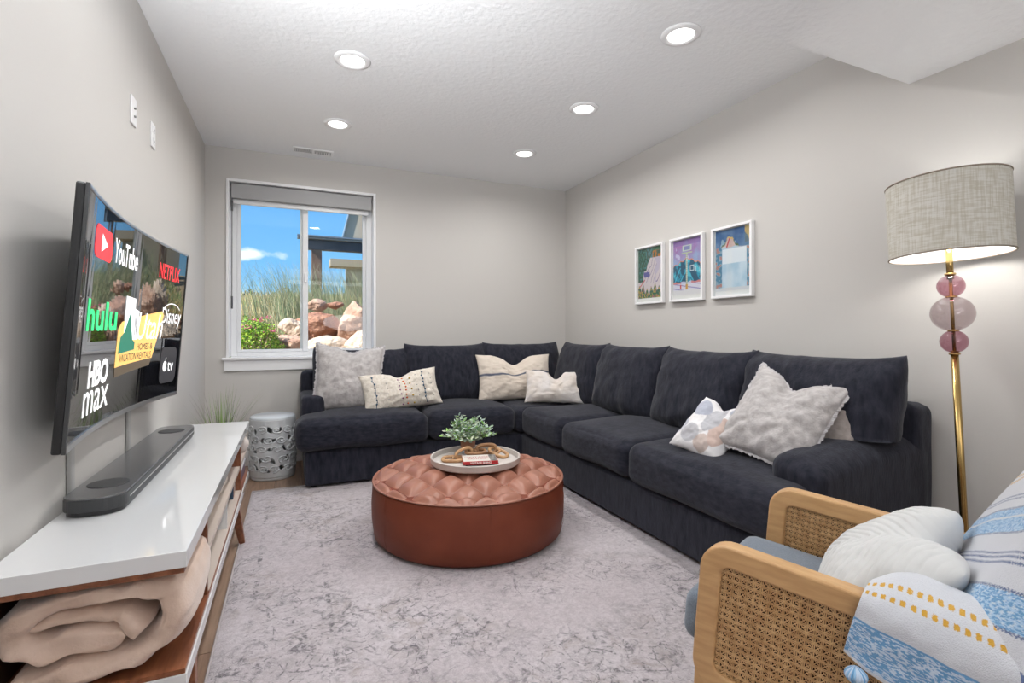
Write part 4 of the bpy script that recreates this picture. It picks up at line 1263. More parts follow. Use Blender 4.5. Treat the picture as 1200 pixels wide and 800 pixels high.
# potted grass behind the far end of the console
gx, gy = -0.405, 3.62
pg = empty('potted_grass', (gx, gy, 0), label='tall wispy artificial grass in a pot behind the console end', cat='plant')
m = MB(); m.lathe([(0.0, 0.0), (0.085, 0.0), (0.10, 0.18), (0.108, 0.20), (0.098, 0.20), (0.09, 0.17), (0.0, 0.17)], 36, (gx, gy, 0)); m.build('plant_pot', mat_flat('pot_white', (0.6, 0.6, 0.6), 0.4), pg, smooth=True)
rnd = random.Random(3)
m = MB()
for k in range(190):
    a = rnd.uniform(0, 2 * pi); sp = rnd.uniform(0, 1)
    L_ = rnd.uniform(0.36, 0.585) if rnd.random() < 0.6 else rnd.uniform(0.25, 0.42)
    d = Vector((cos(a), sin(a), 0)); p0 = Vector((gx, gy, 0.17)) + d * rnd.uniform(0, 0.06)
    tan_ = Vector((-d.y, d.x, 0))
    g = rnd.random()
    c = (0.20, 0.36, 0.05) if g < 0.33 else ((0.30, 0.27, 0.24) if g < 0.75 else (0.14, 0.15, 0.12))
    vs = []
    w0 = rnd.uniform(0.0016, 0.0036)
    for t in range(6):
        q = t / 5; p = p0 + Vector((0, 0, L_ * q * (1 - 0.08 * sp * q))) + d * (0.24 * sp * q ** 2 * L_ / 0.5) + Vector((0, 0, 0))
        p.x = max(p.x, XL + 0.012)
        w = w0 * (1 - q) ** 0.7 + 0.0002
        vs += [p - tan_ * w, p + tan_ * w]
    m.add(vs, [(2 * t, 2 * t + 1, 2 * t + 3, 2 * t + 2) for t in range(5)], c)
m.build('grass_blades', vcolmat('faux_grass', 0.6), pg, vcol=True, kind='stuff')

# ================================================================== PICTURES
def lerp3(a, b, t): return tuple(a[i] + (b[i] - a[i]) * max(0, min(1, t)) for i in range(3))
def nz(x, y, s, o=0.0): return noise.noise(Vector((x * s + o, y * s - o, o)))
def fb(x, y, s, o=0.0): return nz(x, y, s, o) + 0.5 * nz(x, y, s * 2.1, o + 3) + 0.25 * nz(x, y, s * 4.3, o + 7)
def art1(u, v):   # ski slope between dark firs, seen as loose brushwork
    n = fb(u, v, 3, 1)
    c = (0.62, 0.54, 0.56)
    if abs(((u - v * 0.9 + n * 0.1) * 7) % 1 - 0.5) < 0.07 and 0.3 < v < 0.85: c = (0.20, 0.15, 0.30)
    if n > 0.33: c = (0.50, 0.44, 0.55)
    if 0.42 < v < 0.52 and 0.25 < u < 0.5 and n < 0.2: c = (0.10, 0.10, 0.32)
    edge = 0.36 + 0.10 * sin(v * 9) + n * 0.12 - max(0, 0.55 - v) * 1.0
    if u < edge + 0.06 and v > 0.33:
        k = nz(u, v, 22, 5)
        c = (0.02, 0.07, 0.05) if k < 0.0 else ((0.04, 0.17, 0.12) if k < 0.25 else (0.10, 0.06, 0.02))
        if k > 0.36: c = (0.05, 0.22, 0.25)
    if v > 0.80 and u > 0.35:
        k = nz(u, v, 14, 9)
        c = (0.05, 0.10, 0.08) if k < 0 else ((0.45, 0.16, 0.03) if u > 0.62 else (0.08, 0.2, 0.22))
        if v > 0.93 and u > 0.6: c = (0.05, 0.16, 0.09)
    if abs(v - 0.36 - (0.28 - u) * -0.6) < 0.012 and u < 0.3: c = (0.55, 0.06, 0.05)
    tr = 0.30 * abs(((u * 6 + 0.2) % 1) - 0.5) * -1 + 0.25 + 0.05 * sin(u * 11)
    if v < tr:
        k = nz(u, v, 20, 2)
        c = (0.03, 0.12, 0.08) if k < 0.05 else ((0.50, 0.38, 0.05) if k < 0.3 else (0.30, 0.06, 0.18))
    return c
def art2(u, v):   # blue mountain and lift pole under a violet sky
    n = fb(u, v, 3.5, 11)
    c = lerp3((0.30, 0.38, 0.60), (0.36, 0.17, 0.42), (v - 0.60) * 3 + n * 0.9)
    if n > 0.45: c = (0.50, 0.48, 0.66)
    if v > 0.9: c = lerp3(c, (0.18, 0.13, 0.38), 0.5)
    ridge = 0.55 + 0.10 * (1 - abs(u - 0.5) * 2.6) + 0.015 * sin(u * 30)
    if v < ridge + 0.018: c = (0.75, 0.25, 0.12)
    if v < ridge:
        k = fb(u + v * 0.5, v, 6, 4)
        c = (0.015, 0.09, 0.16) if k < 0.12 else ((0.02, 0.28, 0.42) if k < 0.42 else (0.08, 0.50, 0.62))
        for (cx, sl) in ((0.15, 0.8), (0.62, -0.9), (0.38, 1.1)):
            if abs((u - cx) - (v - 0.35) * sl) < 0.02 and 0.24 < v < 0.5: c = (0.05, 0.45, 0.62)
    if v < 0.235 + 0.01 * sin(u * 22): c = (0.62, 0.22, 0.22) if (u > 0.65 or u < 0.3) and v > 0.2 else (0.50, 0.52, 0.68)
    if v < 0.20:
        c = (0.66, 0.64, 0.74)
        if abs((v * 12 + u * 1.5) % 1 - 0.5) < 0.10: c = (0.25, 0.22, 0.48)
    if v < 0.085: c = (0.70, 0.68, 0.70)
    if abs(u - 0.49) < 0.028 and 0.09 < v < 0.74: c = (0.42, 0.44, 0.30) if (v * 30) % 1 > 0.35 else (0.60, 0.64, 0.55)
    if abs(u - 0.49) < 0.04 and 0.09 < v < 0.19: c = (0.62, 0.32, 0.05)
    if abs(u - 0.27) < 0.025 and 0.11 < v < 0.19: c = (0.6, 0.06, 0.04)
    if 0.34 < u < 0.66 and 0.79 < v < 0.89:
        c = (0.52, 0.62, 0.50)
        if 0.39 < u < 0.61 and 0.805 < v < 0.875: c = (0.22, 0.24, 0.46)
    if 0.30 < u < 0.68 and 0.745 < v < 0.768: c = (0.45, 0.52, 0.33)
    for (cx, cy) in ((0.68, 0.47), (0.87, 0.44)):
        d = max(abs(u - cx) / 0.07, abs(v - cy) / 0.05)
        if 0.75 < d < 1: c = (0.55, 0.66, 0.72)
    return c
def art3(u, v):   # rose peak with trees at the sides, and a window reflection painted in
    n = fb(u, v, 3.5, 21)
    c = lerp3((0.12, 0.22, 0.38), (0.03, 0.10, 0.26), v * 2 - 1 + n)
    if n > 0.30 and v > 0.7: c = (0.25, 0.38, 0.48)
    pk = 0.90 - abs(u - 0.42) * 0.75 + 0.02 * sin(u * 40)
    if v < pk:
        c = lerp3((0.55, 0.38, 0.36), (0.62, 0.46, 0.42), n + 0.5)
        if abs((u - 0.42) - (v - 0.85) * 0.6) < 0.02 + 0.01 * n: c = (0.5, 0.06, 0.07)
        if v > pk - 0.03: c = (0.10, 0.16, 0.08) if n > -0.1 else (0.6, 0.42, 0.15)
    if v < 0.70 + 0.03 * n: c = lerp3((0.50, 0.52, 0.60), (0.45, 0.60, 0.70), 0.5 + n)
    if v < 0.44: c = lerp3((0.42, 0.58, 0.70), (0.60, 0.70, 0.78), 0.5 + n * 1.2)
    elif v < 0.68 and 0.2 < u < 0.9: c = (0.76, 0.80, 0.84)  # pale block: reflection of the window painted into the print
    if (u < 0.20 or u > 0.90) and v < 0.72:
        k = nz(u * 0.6, v, 16, 6)
        c = (0.08, 0.20, 0.30) if k < 0 else ((0.25, 0.35, 0.42) if k < 0.25 else (0.45, 0.2, 0.15))
    if v > 0.74 and u > 0.85: c = (0.50, 0.36, 0.14) if n > 0 else (0.12, 0.18, 0.22)
    if v < 0.05: c = (0.64, 0.64, 0.66)
    return c
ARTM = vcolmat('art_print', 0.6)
def picture(y0, y1, z0, z1, art, label):
    r = empty('framed_picture', (XR, (y0 + y1) / 2, (z0 + z1) / 2), label=label, cat='picture', group='framed pictures on the right wall')
    fw = 0.017; D_ = 0.030
    X1 = XR - 0.002; X0 = X1 - D_
    for (a, b, c, d) in ((y0, y1, z0, z0 + fw), (y0, y1, z1 - fw, z1), (y0, y0 + fw, z0 + fw, z1 - fw), (y1 - fw, y1, z0 + fw, z1 - fw)):
        box('frame_rail', X0, X1, a, b, c, d, WHITE, r, bevel=0.002)
    box('backing_board', X1 - 0.010, X1 - 0.002, y0 + fw, y1 - fw, z0 + fw, z1 - fw, mat_flat('mat_board', (0.74, 0.73, 0.71), 0.8), r)
    b = 0.008; a0, a1, b0, b1 = y1 - fw - b, y0 + fw + b, z0 + fw + 0.030, z1 - fw - b * 0.5
    nu, nv = 90, 126
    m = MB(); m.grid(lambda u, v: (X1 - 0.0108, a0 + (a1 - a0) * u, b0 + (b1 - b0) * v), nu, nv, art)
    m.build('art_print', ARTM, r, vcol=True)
    box('picture_glass', X0 + 0.008, X0 + 0.0095, y0 + fw, y1 - fw, z0 + fw, z1 - fw, FGLASS, r)
picture(3.011, 3.345, 1.297, 1.760, art1, 'framed print of snowy slope and dark trees, leftmost of the three')
picture(2.608, 2.936, 1.296, 1.761, art2, 'framed print of ski-lift pole before blue mountain, middle of three')
picture(2.207, 2.532, 1.296, 1.762, art3, 'framed print of rose peak over pale blue, window reflection painted in, rightmost of three')

# ================================================================== FLOOR LAMP
LB = Vector((2.365, 1.043, 0)); LT = Vector((2.365, 1.122, 1.70))
def lp(z): return LB + (LT - LB) * (z / 1.70)
lmp = empty('floor_lamp', LB, label='brass floor lamp with linen drum shade and three glass globes', cat='lamp')
LMr = Matrix.Translation(LB) @ Vector((0, 0, 1)).rotation_difference((LT - LB).normalized()).to_matrix().to_4x4()
m = MB(); m.lathe([(0.0, 0.0), (0.135, 0.0), (0.138, 0.008), (0.13, 0.018), (0.02, 0.026), (0.0, 0.026)], 48, LB); m.build('lamp_base', BRASS, lmp, smooth=True)
m = MB(); m.lathe([(0.0125, 0.02), (0.0125, 1.005)], 20, (0, 0, 0), LMr); m.lathe([(0.006, 1.0), (0.006, 1.30)], 14, (0, 0, 0), LMr)
m.lathe([(0.0, 1.285), (0.0115, 1.285), (0.0115, 1.42), (0.0, 1.42)], 20, (0, 0, 0), LMr)
m.build('lamp_pole', BRASS, lmp, smooth=True)
for z in (0.993, 1.084, 1.216, 1.305):
    m = MB(); m.lathe([(0.0, -0.004), (0.017, -0.004), (0.019, 0.0), (0.017, 0.004), (0.0, 0.004)], 20, (0, 0, z), LMr); m.build('collar', BRASS, lmp, smooth=True)
PINKG = glassmat('rose_glass', (0.66, 0.47, 0.52), ior=1.5)
SMOKG = glassmat('smoky_glass', (0.70, 0.64, 0.65), ior=1.5)
def globe(z, r, sq, mat):
    prof = [(max(0.010, r * cos(a)), r * sq * sin(a)) for a in [(-pi / 2 + 0.1) + (pi - 0.2) * k / 20 for k in range(21)]]
    m = MB()
    vs0 = len(m.v)
    seg = 40; vs = []; fs = []
    for (rr, zz) in prof:
        for k in range(seg):
            a = 2 * pi * k / seg; vs.append(LMr @ Vector((rr * cos(a), rr * sin(a), z + zz)))
    for i in range(len(prof) - 1):
        for k in range(seg):
            l = (k + 1) % seg; fs.append((i * seg + k, i * seg + l, (i + 1) * seg + l, (i + 1) * seg + k))
    m.add(vs, fs); m.build('glass_globe', mat, lmp, smooth=True)
globe(1.258, 0.0445, 1.0, PINKG)
globe(1.150, 0.070, 0.97, SMOKG)
globe(1.041, 0.0445, 1.0, PINKG)
# shade
def linen_mat():
    m, nt, b = newmat('linen_shade')
    N, L = nt.nodes, nt.links
    tc = N.new('ShaderNodeTexCoord')
    cols = []
    for sc_, st in ((60, (1, 1, 0.06)), (60, (0.10, 0.10, 1))):
        mp = N.new('ShaderNodeMapping'); mp.inputs['Scale'].default_value = st; L.new(tc.outputs['Object'], mp.inputs[0])
        n = N.new('ShaderNodeTexNoise'); n.inputs['Scale'].default_value = sc_ * 3; n.inputs['Detail'].default_value = 4; L.new(mp.outputs[0], n.inputs['Vector']); cols.append(n)
    mm = N.new('ShaderNodeMath'); mm.operation = 'MULTIPLY'; L.new(cols[0].outputs['Fac'], mm.inputs[0]); L.new(cols[1].outputs['Fac'], mm.inputs[1])
    cr = N.new('ShaderNodeValToRGB'); cr.color_ramp.elements[0].position = 0.15; cr.color_ramp.elements[1].position = 0.33
    cr.color_ramp.elements[0].color = (0.62, 0.58, 0.48, 1); cr.color_ramp.elements[1].color = (0.90, 0.89, 0.85, 1)
    L.new(mm.outputs[0], cr.inputs[0]); L.new(cr.outputs[0], b.inputs['Base Color']); b.inputs['Roughness'].default_value = 0.9
    tl = N.new('ShaderNodeBsdfTranslucent'); tl.inputs[0].default_value = (0.75, 0.70, 0.60, 1)
    mx = N.new('ShaderNodeMixShader'); mx.inputs[0].default_value = 0.38
    L.new(b.outputs[0], mx.inputs[1]); L.new(tl.outputs[0], mx.inputs[2]); L.new(mx.outputs[0], N.get('Material Output').inputs[0])
    return m
SH0, SH1, SHR = 1.378, 1.672, 0.190
shade = None
m = MB(); seg = 72; vs = []; fs = []
for z in (SH0, (SH0 + SH1) / 2, SH1):
    for k in range(seg):
        a = 2 * pi * k / seg; vs.append(LMr @ Vector((SHR * cos(a), SHR * sin(a), z)))
for i in range(2):
    for k in range(seg): l = (k + 1) % seg; fs.append((i * seg + k, i * seg + l, (i + 1) * seg + l, (i + 1) * seg + k))
m.add(vs, fs); shade = m.build('lamp_shade', linen_mat(), lmp, smooth=True)
m = MB(); vs = []; 
for z in (SH0 + 0.001, SH1 - 0.001):
    for k in range(seg):
        a = 2 * pi * k / seg; vs.append(LMr @ Vector(((SHR - 0.002) * cos(a), (SHR - 0.002) * sin(a), z)))
m.add(vs, [(k, seg + k, seg + (k + 1) % seg, (k + 1) % seg) for k in range(seg)])
lin = m.build('shade_lining', mat_flat('shade_lining_white', (0.82, 0.84, 0.86), 0.7), lmp, smooth=True)
for z in (SH0, SH1):
    m = MB(); m.tube([LMr @ Vector((SHR * cos(2 * pi * k / seg), SHR * sin(2 * pi * k / seg), z)) for k in range(seg)], 0.0032, 6, closed=True)
    m.build('shade_trim', mat_flat('trim_taupe', (0.30, 0.25, 0.20), 0.9), lmp, smooth=True)
m = MB()
for k in range(3):
    a = 2 * pi * k / 3 + 0.3; m.tube([LMr @ Vector((0, 0, SH1 - 0.02)), LMr @ Vector((SHR * cos(a), SHR * sin(a), SH1 - 0.006))], 0.0018, 6)
m.tube([LMr @ Vector((0, 0, 1.42)), LMr @ Vector((0, 0, SH1 - 0.02))], 0.004, 8)
m.build('shade_spider', BRASS, lmp)
m = MB(); m.lathe([(0.0, -0.035), (0.016, -0.03), (0.029, 0.0), (0.022, 0.026), (0.0, 0.036)], 20, lp(1.50) + Vector((0, 0, 0)))
m.build('light_bulb', emis('lit_bulb', (1.0, 0.95, 0.86), 6.0), lmp, smooth=True)
light('floor_lamp_bulb', 'POINT', lp(1.47) + Vector((0, 0.0, -0.02)), 3.8, (1.0, 0.96, 0.90), shadow_soft_size=0.04)

# basket behind the armchair
bk_ = empty('woven_basket', (1.80, 0.98, 0.0), label='brown woven basket on the floor between armchair and sofa arm', cat='basket')
m = MB(); bc = (1.800, 0.985)
for i in range(28):
    z = 0.008 + i * 0.0148; r_ = 0.120 + 0.030 * sin(min(1, z / 0.36) * pi * 0.5)
    m.tube([(bc[0] + (r_ + 0.0045 * (1 if (k + i) % 2 else -1)) * cos(2 * pi * k / 44), bc[1] + (r_ + 0.0045 * (1 if (k + i) % 2 else -1)) * sin(2 * pi * k / 44), z) for k in range(44)], 0.0080, 6, closed=True)
m.build('woven_wall', pbr('seagrass', (0.24, 0.125, 0.055), (0.40, 0.24, 0.12), scale=60, rough=0.7), bk_, smooth=True, kind='stuff')
m = MB()
for s in (0, 1):
    m.tube([(bc[0] + (0.150 + 0.006 * cos(k * 0.9 + s * pi)) * cos(2 * pi * k / 120), bc[1] + (0.150 + 0.006 * cos(k * 0.9 + s * pi)) * sin(2 * pi * k / 120), 0.424 + 0.006 * sin(k * 0.9 + s * pi)) for k in range(120)], 0.0085, 7, closed=True)
m.build('braided_rim', pbr('seagrass_rim', (0.30, 0.16, 0.07), (0.46, 0.28, 0.14), scale=50, rough=0.7), bk_, smooth=True)
m = MB(); m.lathe([(0.0, 0.01), (0.115, 0.012)], 32, (bc[0], bc[1], 0)); m.build('basket_base', mat_flat('basket_dark', (0.10, 0.06, 0.03), 0.8), bk_)

# ================================================================== ARMCHAIR
AT = R(23.7)
arm = empty('cane_armchair', (0.82, 0.835, 0), AT, label='light oak armchair with woven cane sides and slate blue seat', cat='armchair')
CW = 0.55      # outer width
TILT = Matrix.Translation((0, 0, 0.617)) @ Matrix.Rotation(R(4.7), 4, 'X')
def side_frame(x0, x1):
    """rounded rectangular loop in the y-z plane, tilted"""
    yo0, yo1, zo0, zo1 = -0.62, 0.0, -0.315, 0.012
    def loop(inset, r):
        pts = []
        y0, y1, z0, z1 = yo0 + inset, yo1 - inset, zo0 + inset, zo1 - inset
        for (cy, cz, a0, rr) in ((y1 - r, z1 - r, 0, r), (y0 + r, z1 - r, 90, r), (y0 + r, z0 + r, 180, r), (y1 - r, z0 + r, 270, r)):
            for k in range(9):
                a = R(a0 + 90 * k / 8); pts.append((cy + rr * cos(a), cz + rr * sin(a)))
        return pts
    O = loop(0, 0.062); I = loop(0.046, 0.022)
    n = len(O); vs = []
    for x in (x0, x1):
        for p in O: vs.append(TILT @ Vector((x, p[0], p[1])))
        for p in I: vs.append(TILT @ Vector((x, p[0], p[1])))
    fs = []
    for i in range(n):
        j = (i + 1) % n
        fs.append((i, j, n + j, n + i)); fs.append((2 * n + i, 3 * n + i, 3 * n + j, 2 * n + j))
        fs.append((i, 2 * n + i, 2 * n + j, j)); fs.append((n + i, n + j, 3 * n + j, 3 * n + i))
    m = MB(); m.add(vs, fs)
    return m.build('arm_frame', OAK, arm, world=False, bevel=0.006, bseg=3, auto=1)
FT = 0.040
side_frame(0.0, FT); side_frame(CW - FT, CW)
def tleg(x, y0, y1, zt, w0=0.040, w1=0.026):
    m = MB(); vs = []
    for (yy, z, w) in ((y0, zt, w0), (y1, 0.013, w1)):
        for (a, b) in ((-1, -1), (1, -1), (1, 1), (-1, 1)): vs.append((x + a * min(w, FT) / 2 * 0.98, yy + b * w / 2, z))
    m.add(vs, [(0, 3, 2, 1), (4, 5, 6, 7), (0, 1, 5, 4), (1, 2, 6, 5), (2, 3, 7, 6), (3, 0, 4, 7)])
    m.build('leg', OAK, arm, world=False, bevel=0.005)
for x in (FT / 2, CW - FT / 2):
    tleg(x, -0.012, 0.025, 0.345, 0.056)
    tleg(x, -0.575, -0.64, 0.30, 0.050)
# cane webbing
def cane(xc):
    y0, y1, z0, z1 = -0.578, -0.042, -0.273, -0.030
    p = 0.0140; w = 0.0015; t = 0.0005
    m = MB()
    def strip(a, b, wd, off):
        a = Vector((0, *a)); b = Vector((0, *b)); d = (b - a).normalized(); s = Vector((0, -d.z, d.y)) * wd
        n = max(1, int((b - a).length / 0.0128)); vs = []; 
        # strips undulate very slightly as they go over and under
        for k in range(n + 1):
            q = a + (b - a) * (k / n); o = xc + off + 0.0005 * (1 if k % 2 else -1)
            vs += [TILT @ Vector((o, q.y - s.y, q.z - s.z)), TILT @ Vector((o, q.y + s.y, q.z + s.z))]
        m.add(vs, [(2 * k, 2 * k + 1, 2 * k + 3, 2 * k + 2) for k in range(n)])
    y = y0 + 0.004
    while y < y1:
        for d in (-0.0015, 0.0015): strip((y + d, z0), (y + d, z1), 0.0011, 0.0006)
        y += p
    z = z0 + 0.004
    while z < z1:
        for d in (-0.0015, 0.0015): strip((y0, z + d), (y1, z + d), 0.0011, -0.0006)
        z += p
    H = z1 - z0
    c = y0 - math.ceil(H / p) * p
    while c < y1:
        a0 = max(0, y0 - c); a1 = min(H, y1 - c)
        if a1 > a0: strip((c + a0, z0 + a0), (c + a1, z0 + a1), 0.0009, 0.0016)
        e = c + ((0.008 - H) % p)
        a0 = max(0, y0 - e); a1 = min(H, y1 - e)
        if a1 > a0: strip((e + a0, z1 - a0), (e + a1, z1 - a1), 0.0009, -0.0016)
        c += p
    m.build('cane_panel', CANE, arm, world=False, kind='stuff', solid=0.0008)
    # reed spline round the opening
    s = MB()
    pts = [(y0, z0), (y1, z0), (y1, z1), (y0, z1)]
    for i in range(4):
        a, b = pts[i], pts[(i + 1) % 4]
        s.tube([TILT @ Vector((xc, a[0], a[1])), TILT @ Vector((xc, b[0], b[1]))], 0.0036, 8)
    s.build('reed_spline', CANE, arm, world=False, smooth=True)
for xx in (0.007, FT - 0.007, CW - FT + 0.007, CW - 0.007): cane(xx)
for xx in (FT / 2, CW - FT / 2):
    MB().box(xx - 0.002, xx + 0.002, -0.578, -0.042, -0.273, -0.030, TILT).build('cane_shade_sheet', pbr('cane_shade_brown', (0.055, 0.025, 0.012), rough=0.8), arm, world=False)  # dark sheet added as the shade seen through the cane holes
def xf(mb, M):
    mb.v = [tuple(M @ Vector(v)) for v in mb.v]; return mb
# rails and seat
MB().box(FT, CW - FT, -0.045, -0.015, -0.30, -0.245, TILT).build('seat_rail', OAK, arm, world=False, bevel=0.004)
MB().box(FT, CW - FT, -0.60, -0.57, -0.30, -0.245, TILT).build('seat_rail', OAK, arm, world=False, bevel=0.004)
MB().box(FT + 0.002, CW - FT - 0.002, -0.565, -0.05, -0.275, -0.262, TILT).build('seat_deck', BLACKP, arm, world=False)
xf(soft_box(FT + 0.004, CW - FT - 0.004, -0.47, 0.052, -0.260, -0.140, r=0.036, crown=0.014, n=18, wob=0.003), TILT).build('seat_cushion', CHAIRF, arm, world=False, smooth=True)
# back: plane y = -0.447 - 0.58 (z-0.65)
BA = math.atan(0.58)
BMt = Matrix.Translation((0, -0.455, 0.65)) @ Matrix.Rotation(BA, 4, 'X')   # local z up the back, local y forward (front face y=0)
xf(soft_box(FT + 0.004, CW - FT - 0.004, -0.115, 0.0, -0.20, 0.215, r=0.045, crown=0.0, n=18, wob=0.003), BMt).build('back_cushion', CHAIRF, arm, world=False, smooth=True)
m = MB(); m.box(FT, CW - FT, -0.140, -0.118, -0.19, -0.15, BMt); m.box(FT, CW - FT, -0.140, -0.118, 0.15, 0.20, BMt); m.box(FT, FT + 0.03, -0.140, -0.118, -0.15, 0.15, BMt); m.box(CW - FT - 0.03, CW - FT, -0.140, -0.118, -0.15, 0.15, BMt)
m.build('back_frame', OAK, arm, world=False, bevel=0.004)

# white quilted pillow on the chair
AW = Matrix.Translation((0.82, 0.835, 0)) @ Matrix.Rotation(AT, 4, 'Z')
qp = empty('quilted_pillow', AW @ Vector((0.26, -0.29, 0.50)), label='white chevron-quilted pillow on the armchair seat', cat='pillow')
qf0 = pillow_fn(0.37, 0.31, 0.15, pinch=0.03, chop=0.055, chopw=0.36, wr=0.004, wf=8, seed=91, rc=0.07)
def qf(u, v, s):
    p = qf0(u, v, s)
    ph = (abs(u) * 1.15 + v * 0.8) * 7.2
    g = abs(((ph) % 1) - 0.5) * 2
    k = (1 - abs(u) ** 6) * (1 - abs(v) ** 6)
    p.y -= s * 0.0055 * min(1, (1 - g) * 2.4) * k
    return p
qM = AW @ Matrix.Translation((0.262, -0.305, 0.572)) @ Matrix.Rotation(R(180 + 6), 4, 'Z') @ Matrix.Rotation(R(-52), 4, 'X') @ Matrix.Rotation(R(4), 4, 'Y')
pillow_mesh(qf, qM, 130, 130).build('pillow_cover', WHITEQ, qp, smooth=True)

# striped throw over chair back and near arm
BLUE1, BLUE2, NAVY, CREAM, GOLD = (0.14, 0.33, 0.58), (0.42, 0.60, 0.78), (0.10, 0.14, 0.28), (0.66, 0.67, 0.71), (0.62, 0.34, 0.04)
def streak(a, b, s): return noise.noise(Vector((a * 150 * s, b * 560 * s, 3.3)))
def weave(c, w, h):
    k = 1 + 0.05 * noise.noise(Vector((w * 400, h * 400, 0)))
    return tuple(x * k for x in c)
def zig(w, h, h0, hw):
    return abs(h - h0 + 0.0012 * (1 if int(w / 0.0025) % 2 else -1)) < hw
def bandcol(w, h):
    """w along the stripe, h across it (metres)"""
    c = CREAM
    if 0.632 < h < 0.688 or 0.800 < h < 0.833 or 0.838 < h < 0.856:
        c = BLUE1 if streak(w, h, 1.0) > -0.02 else BLUE2
        if noise.noise(Vector((w * 230, h * 230, 8))) > 0.25: c = (0.60, 0.70, 0.80)
    for (h0, hw) in ((0.690, 0.0018), (0.630, 0.0018), (0.735, 0.0022), (0.746, 0.0022), (0.755, 0.0018), (0.798, 0.0015), (0.858, 0.0015), (0.884, 0.0013), (0.892, 0.0013), (0.576, 0.010)):
        if zig(w, h, h0, hw): c = NAVY
    for h0 in (0.950, 0.968):
        if abs(h - h0) < 0.0045 and (w / 0.016) % 1 < 0.55: c = GOLD
    return weave(c, w, h)
th_ = empty('striped_throw', AW @ Vector((0.2, -0.5, 0.60)), label='blue and white striped throw with tassel over the armchair back and arm', cat='blanket')
WEAVE = vcolmat('woven_throw', 0.95, 0.3, bump=0.6, bscale=520)
SL = 0.445
def drape(u, v):
    # u: far edge (0) -> near side (1); v: bottom (0) -> over the top (1)
    s = 0.470 - 0.56 * u
    L_ = 0.18 * -1 + v * 0.50          # distance up the back, measured from z=0.65 on the plane
    TOP = 0.205
    thick = 0.006 + 0.004 * noise.noise(Vector((s * 9, L_ * 9, 1.0)))
    if L_ < TOP:
        p = Vector((s, thick, L_))
    else:
        a = min(pi, (L_ - TOP) / 0.062); r = 0.058 + thick
        p = Vector((s, -0.058 + r * cos(a), TOP + 0.0 + r * sin(a) * 0.35))
        ex = (L_ - TOP) - 0.062 * pi
        if ex > 0: p.z -= ex
    p = BMt @ p
    # near side sinks round the cushion corner and runs off over the arm
    if s < 0.09:
        k = (0.09 - s)
        p.y -= k * k * 5.0
        p.z -= k * k * 2.2
    lo = max(0, 0.12 - v) / 0.12
    p.y += 0.02 * lo
    return p
def drape_col(u, v):
    s = 0.470 - 0.56 * u; L_ = -0.18 + v * 0.50
    z = 0.65 + min(L_, 0.9) * cos(BA)
    h = z + SL * s + 0.006 * sin(s * 14)
    w = s - SL * z
    return bandcol(w, h)
m = MB()
def dr(u, v): return AW @ drape(u, v)
m.grid(dr, 300, 300, drape_col); m.build('throw_back', WEAVE, th_, smooth=True, vcol=True, solid=0.004)
rows = [
 [(0.085, -0.318, 0.592), (0.125, -0.345, 0.592), (0.150, -0.385, 0.592), (0.130, -0.425, 0.590), (0.085, -0.465, 0.598), (0.035, -0.515, 0.605), (-0.01, -0.57, 0.600), (-0.03, -0.63, 0.59)],
 [(0.050, -0.305, 0.620), (0.078, -0.335, 0.632), (0.095, -0.375, 0.634), (0.080, -0.420, 0.628), (0.050, -0.465, 0.628), (0.012, -0.515, 0.624), (-0.02, -0.57, 0.610), (-0.04, -0.63, 0.60)],
 [(0.014, -0.296, 0.618), (0.018, -0.330, 0.622), (0.018, -0.375, 0.618), (0.014, -0.420, 0.612), (0.006, -0.465, 0.606), (-0.010, -0.515, 0.600), (-0.035, -0.57, 0.59), (-0.05, -0.63, 0.58)],
 [(-0.014, -0.288, 0.596), (-0.020, -0.325, 0.590), (-0.020, -0.375, 0.580), (-0.022, -0.420, 0.570), (-0.028, -0.465, 0.565), (-0.036, -0.515, 0.558), (-0.05, -0.57, 0.55), (-0.06, -0.63, 0.54)],
 [(-0.020, -0.275, 0.545), (-0.026, -0.315, 0.535), (-0.024, -0.370, 0.523), (-0.028, -0.420, 0.510), (-0.032, -0.465, 0.500), (-0.042, -0.515, 0.49), (-0.052, -0.57, 0.48), (-0.06, -0.63, 0.47)],
 [(-0.018, -0.266, 0.505), (-0.030, -0.305, 0.488), (-0.024, -0.360, 0.470), (-0.032, -0.415, 0.452), (-0.030, -0.465, 0.440), (-0.040, -0.515, 0.43), (-0.052, -0.57, 0.42), (-0.06, -0.63, 0.41)],
]
def cr1(P, t):
    n = len(P) - 1; x = t * n; i = min(int(x), n - 1); f = x - i
    p0 = P[max(i - 1, 0)]; p1 = P[i]; p2 = P[i + 1]; p3 = P[min(i + 2, n)]
    return 0.5 * ((2 * p1) + (p2 - p0) * f + (2 * p0 - 5 * p1 + 4 * p2 - p3) * f * f + (3 * p1 - p0 - 3 * p2 + p3) * f ** 3)
RV = [[Vector(p) for p in r] for r in rows]
_cache = {}
def flap(u, v):
    if u not in _cache: _cache[u] = [cr1(r, u) for r in RV]
    p = cr1(_cache[u], v).copy()
    p.x -= 0.0025 * noise.noise(Vector((p.y * 40, p.z * 40, 2)))
    return AW @ p
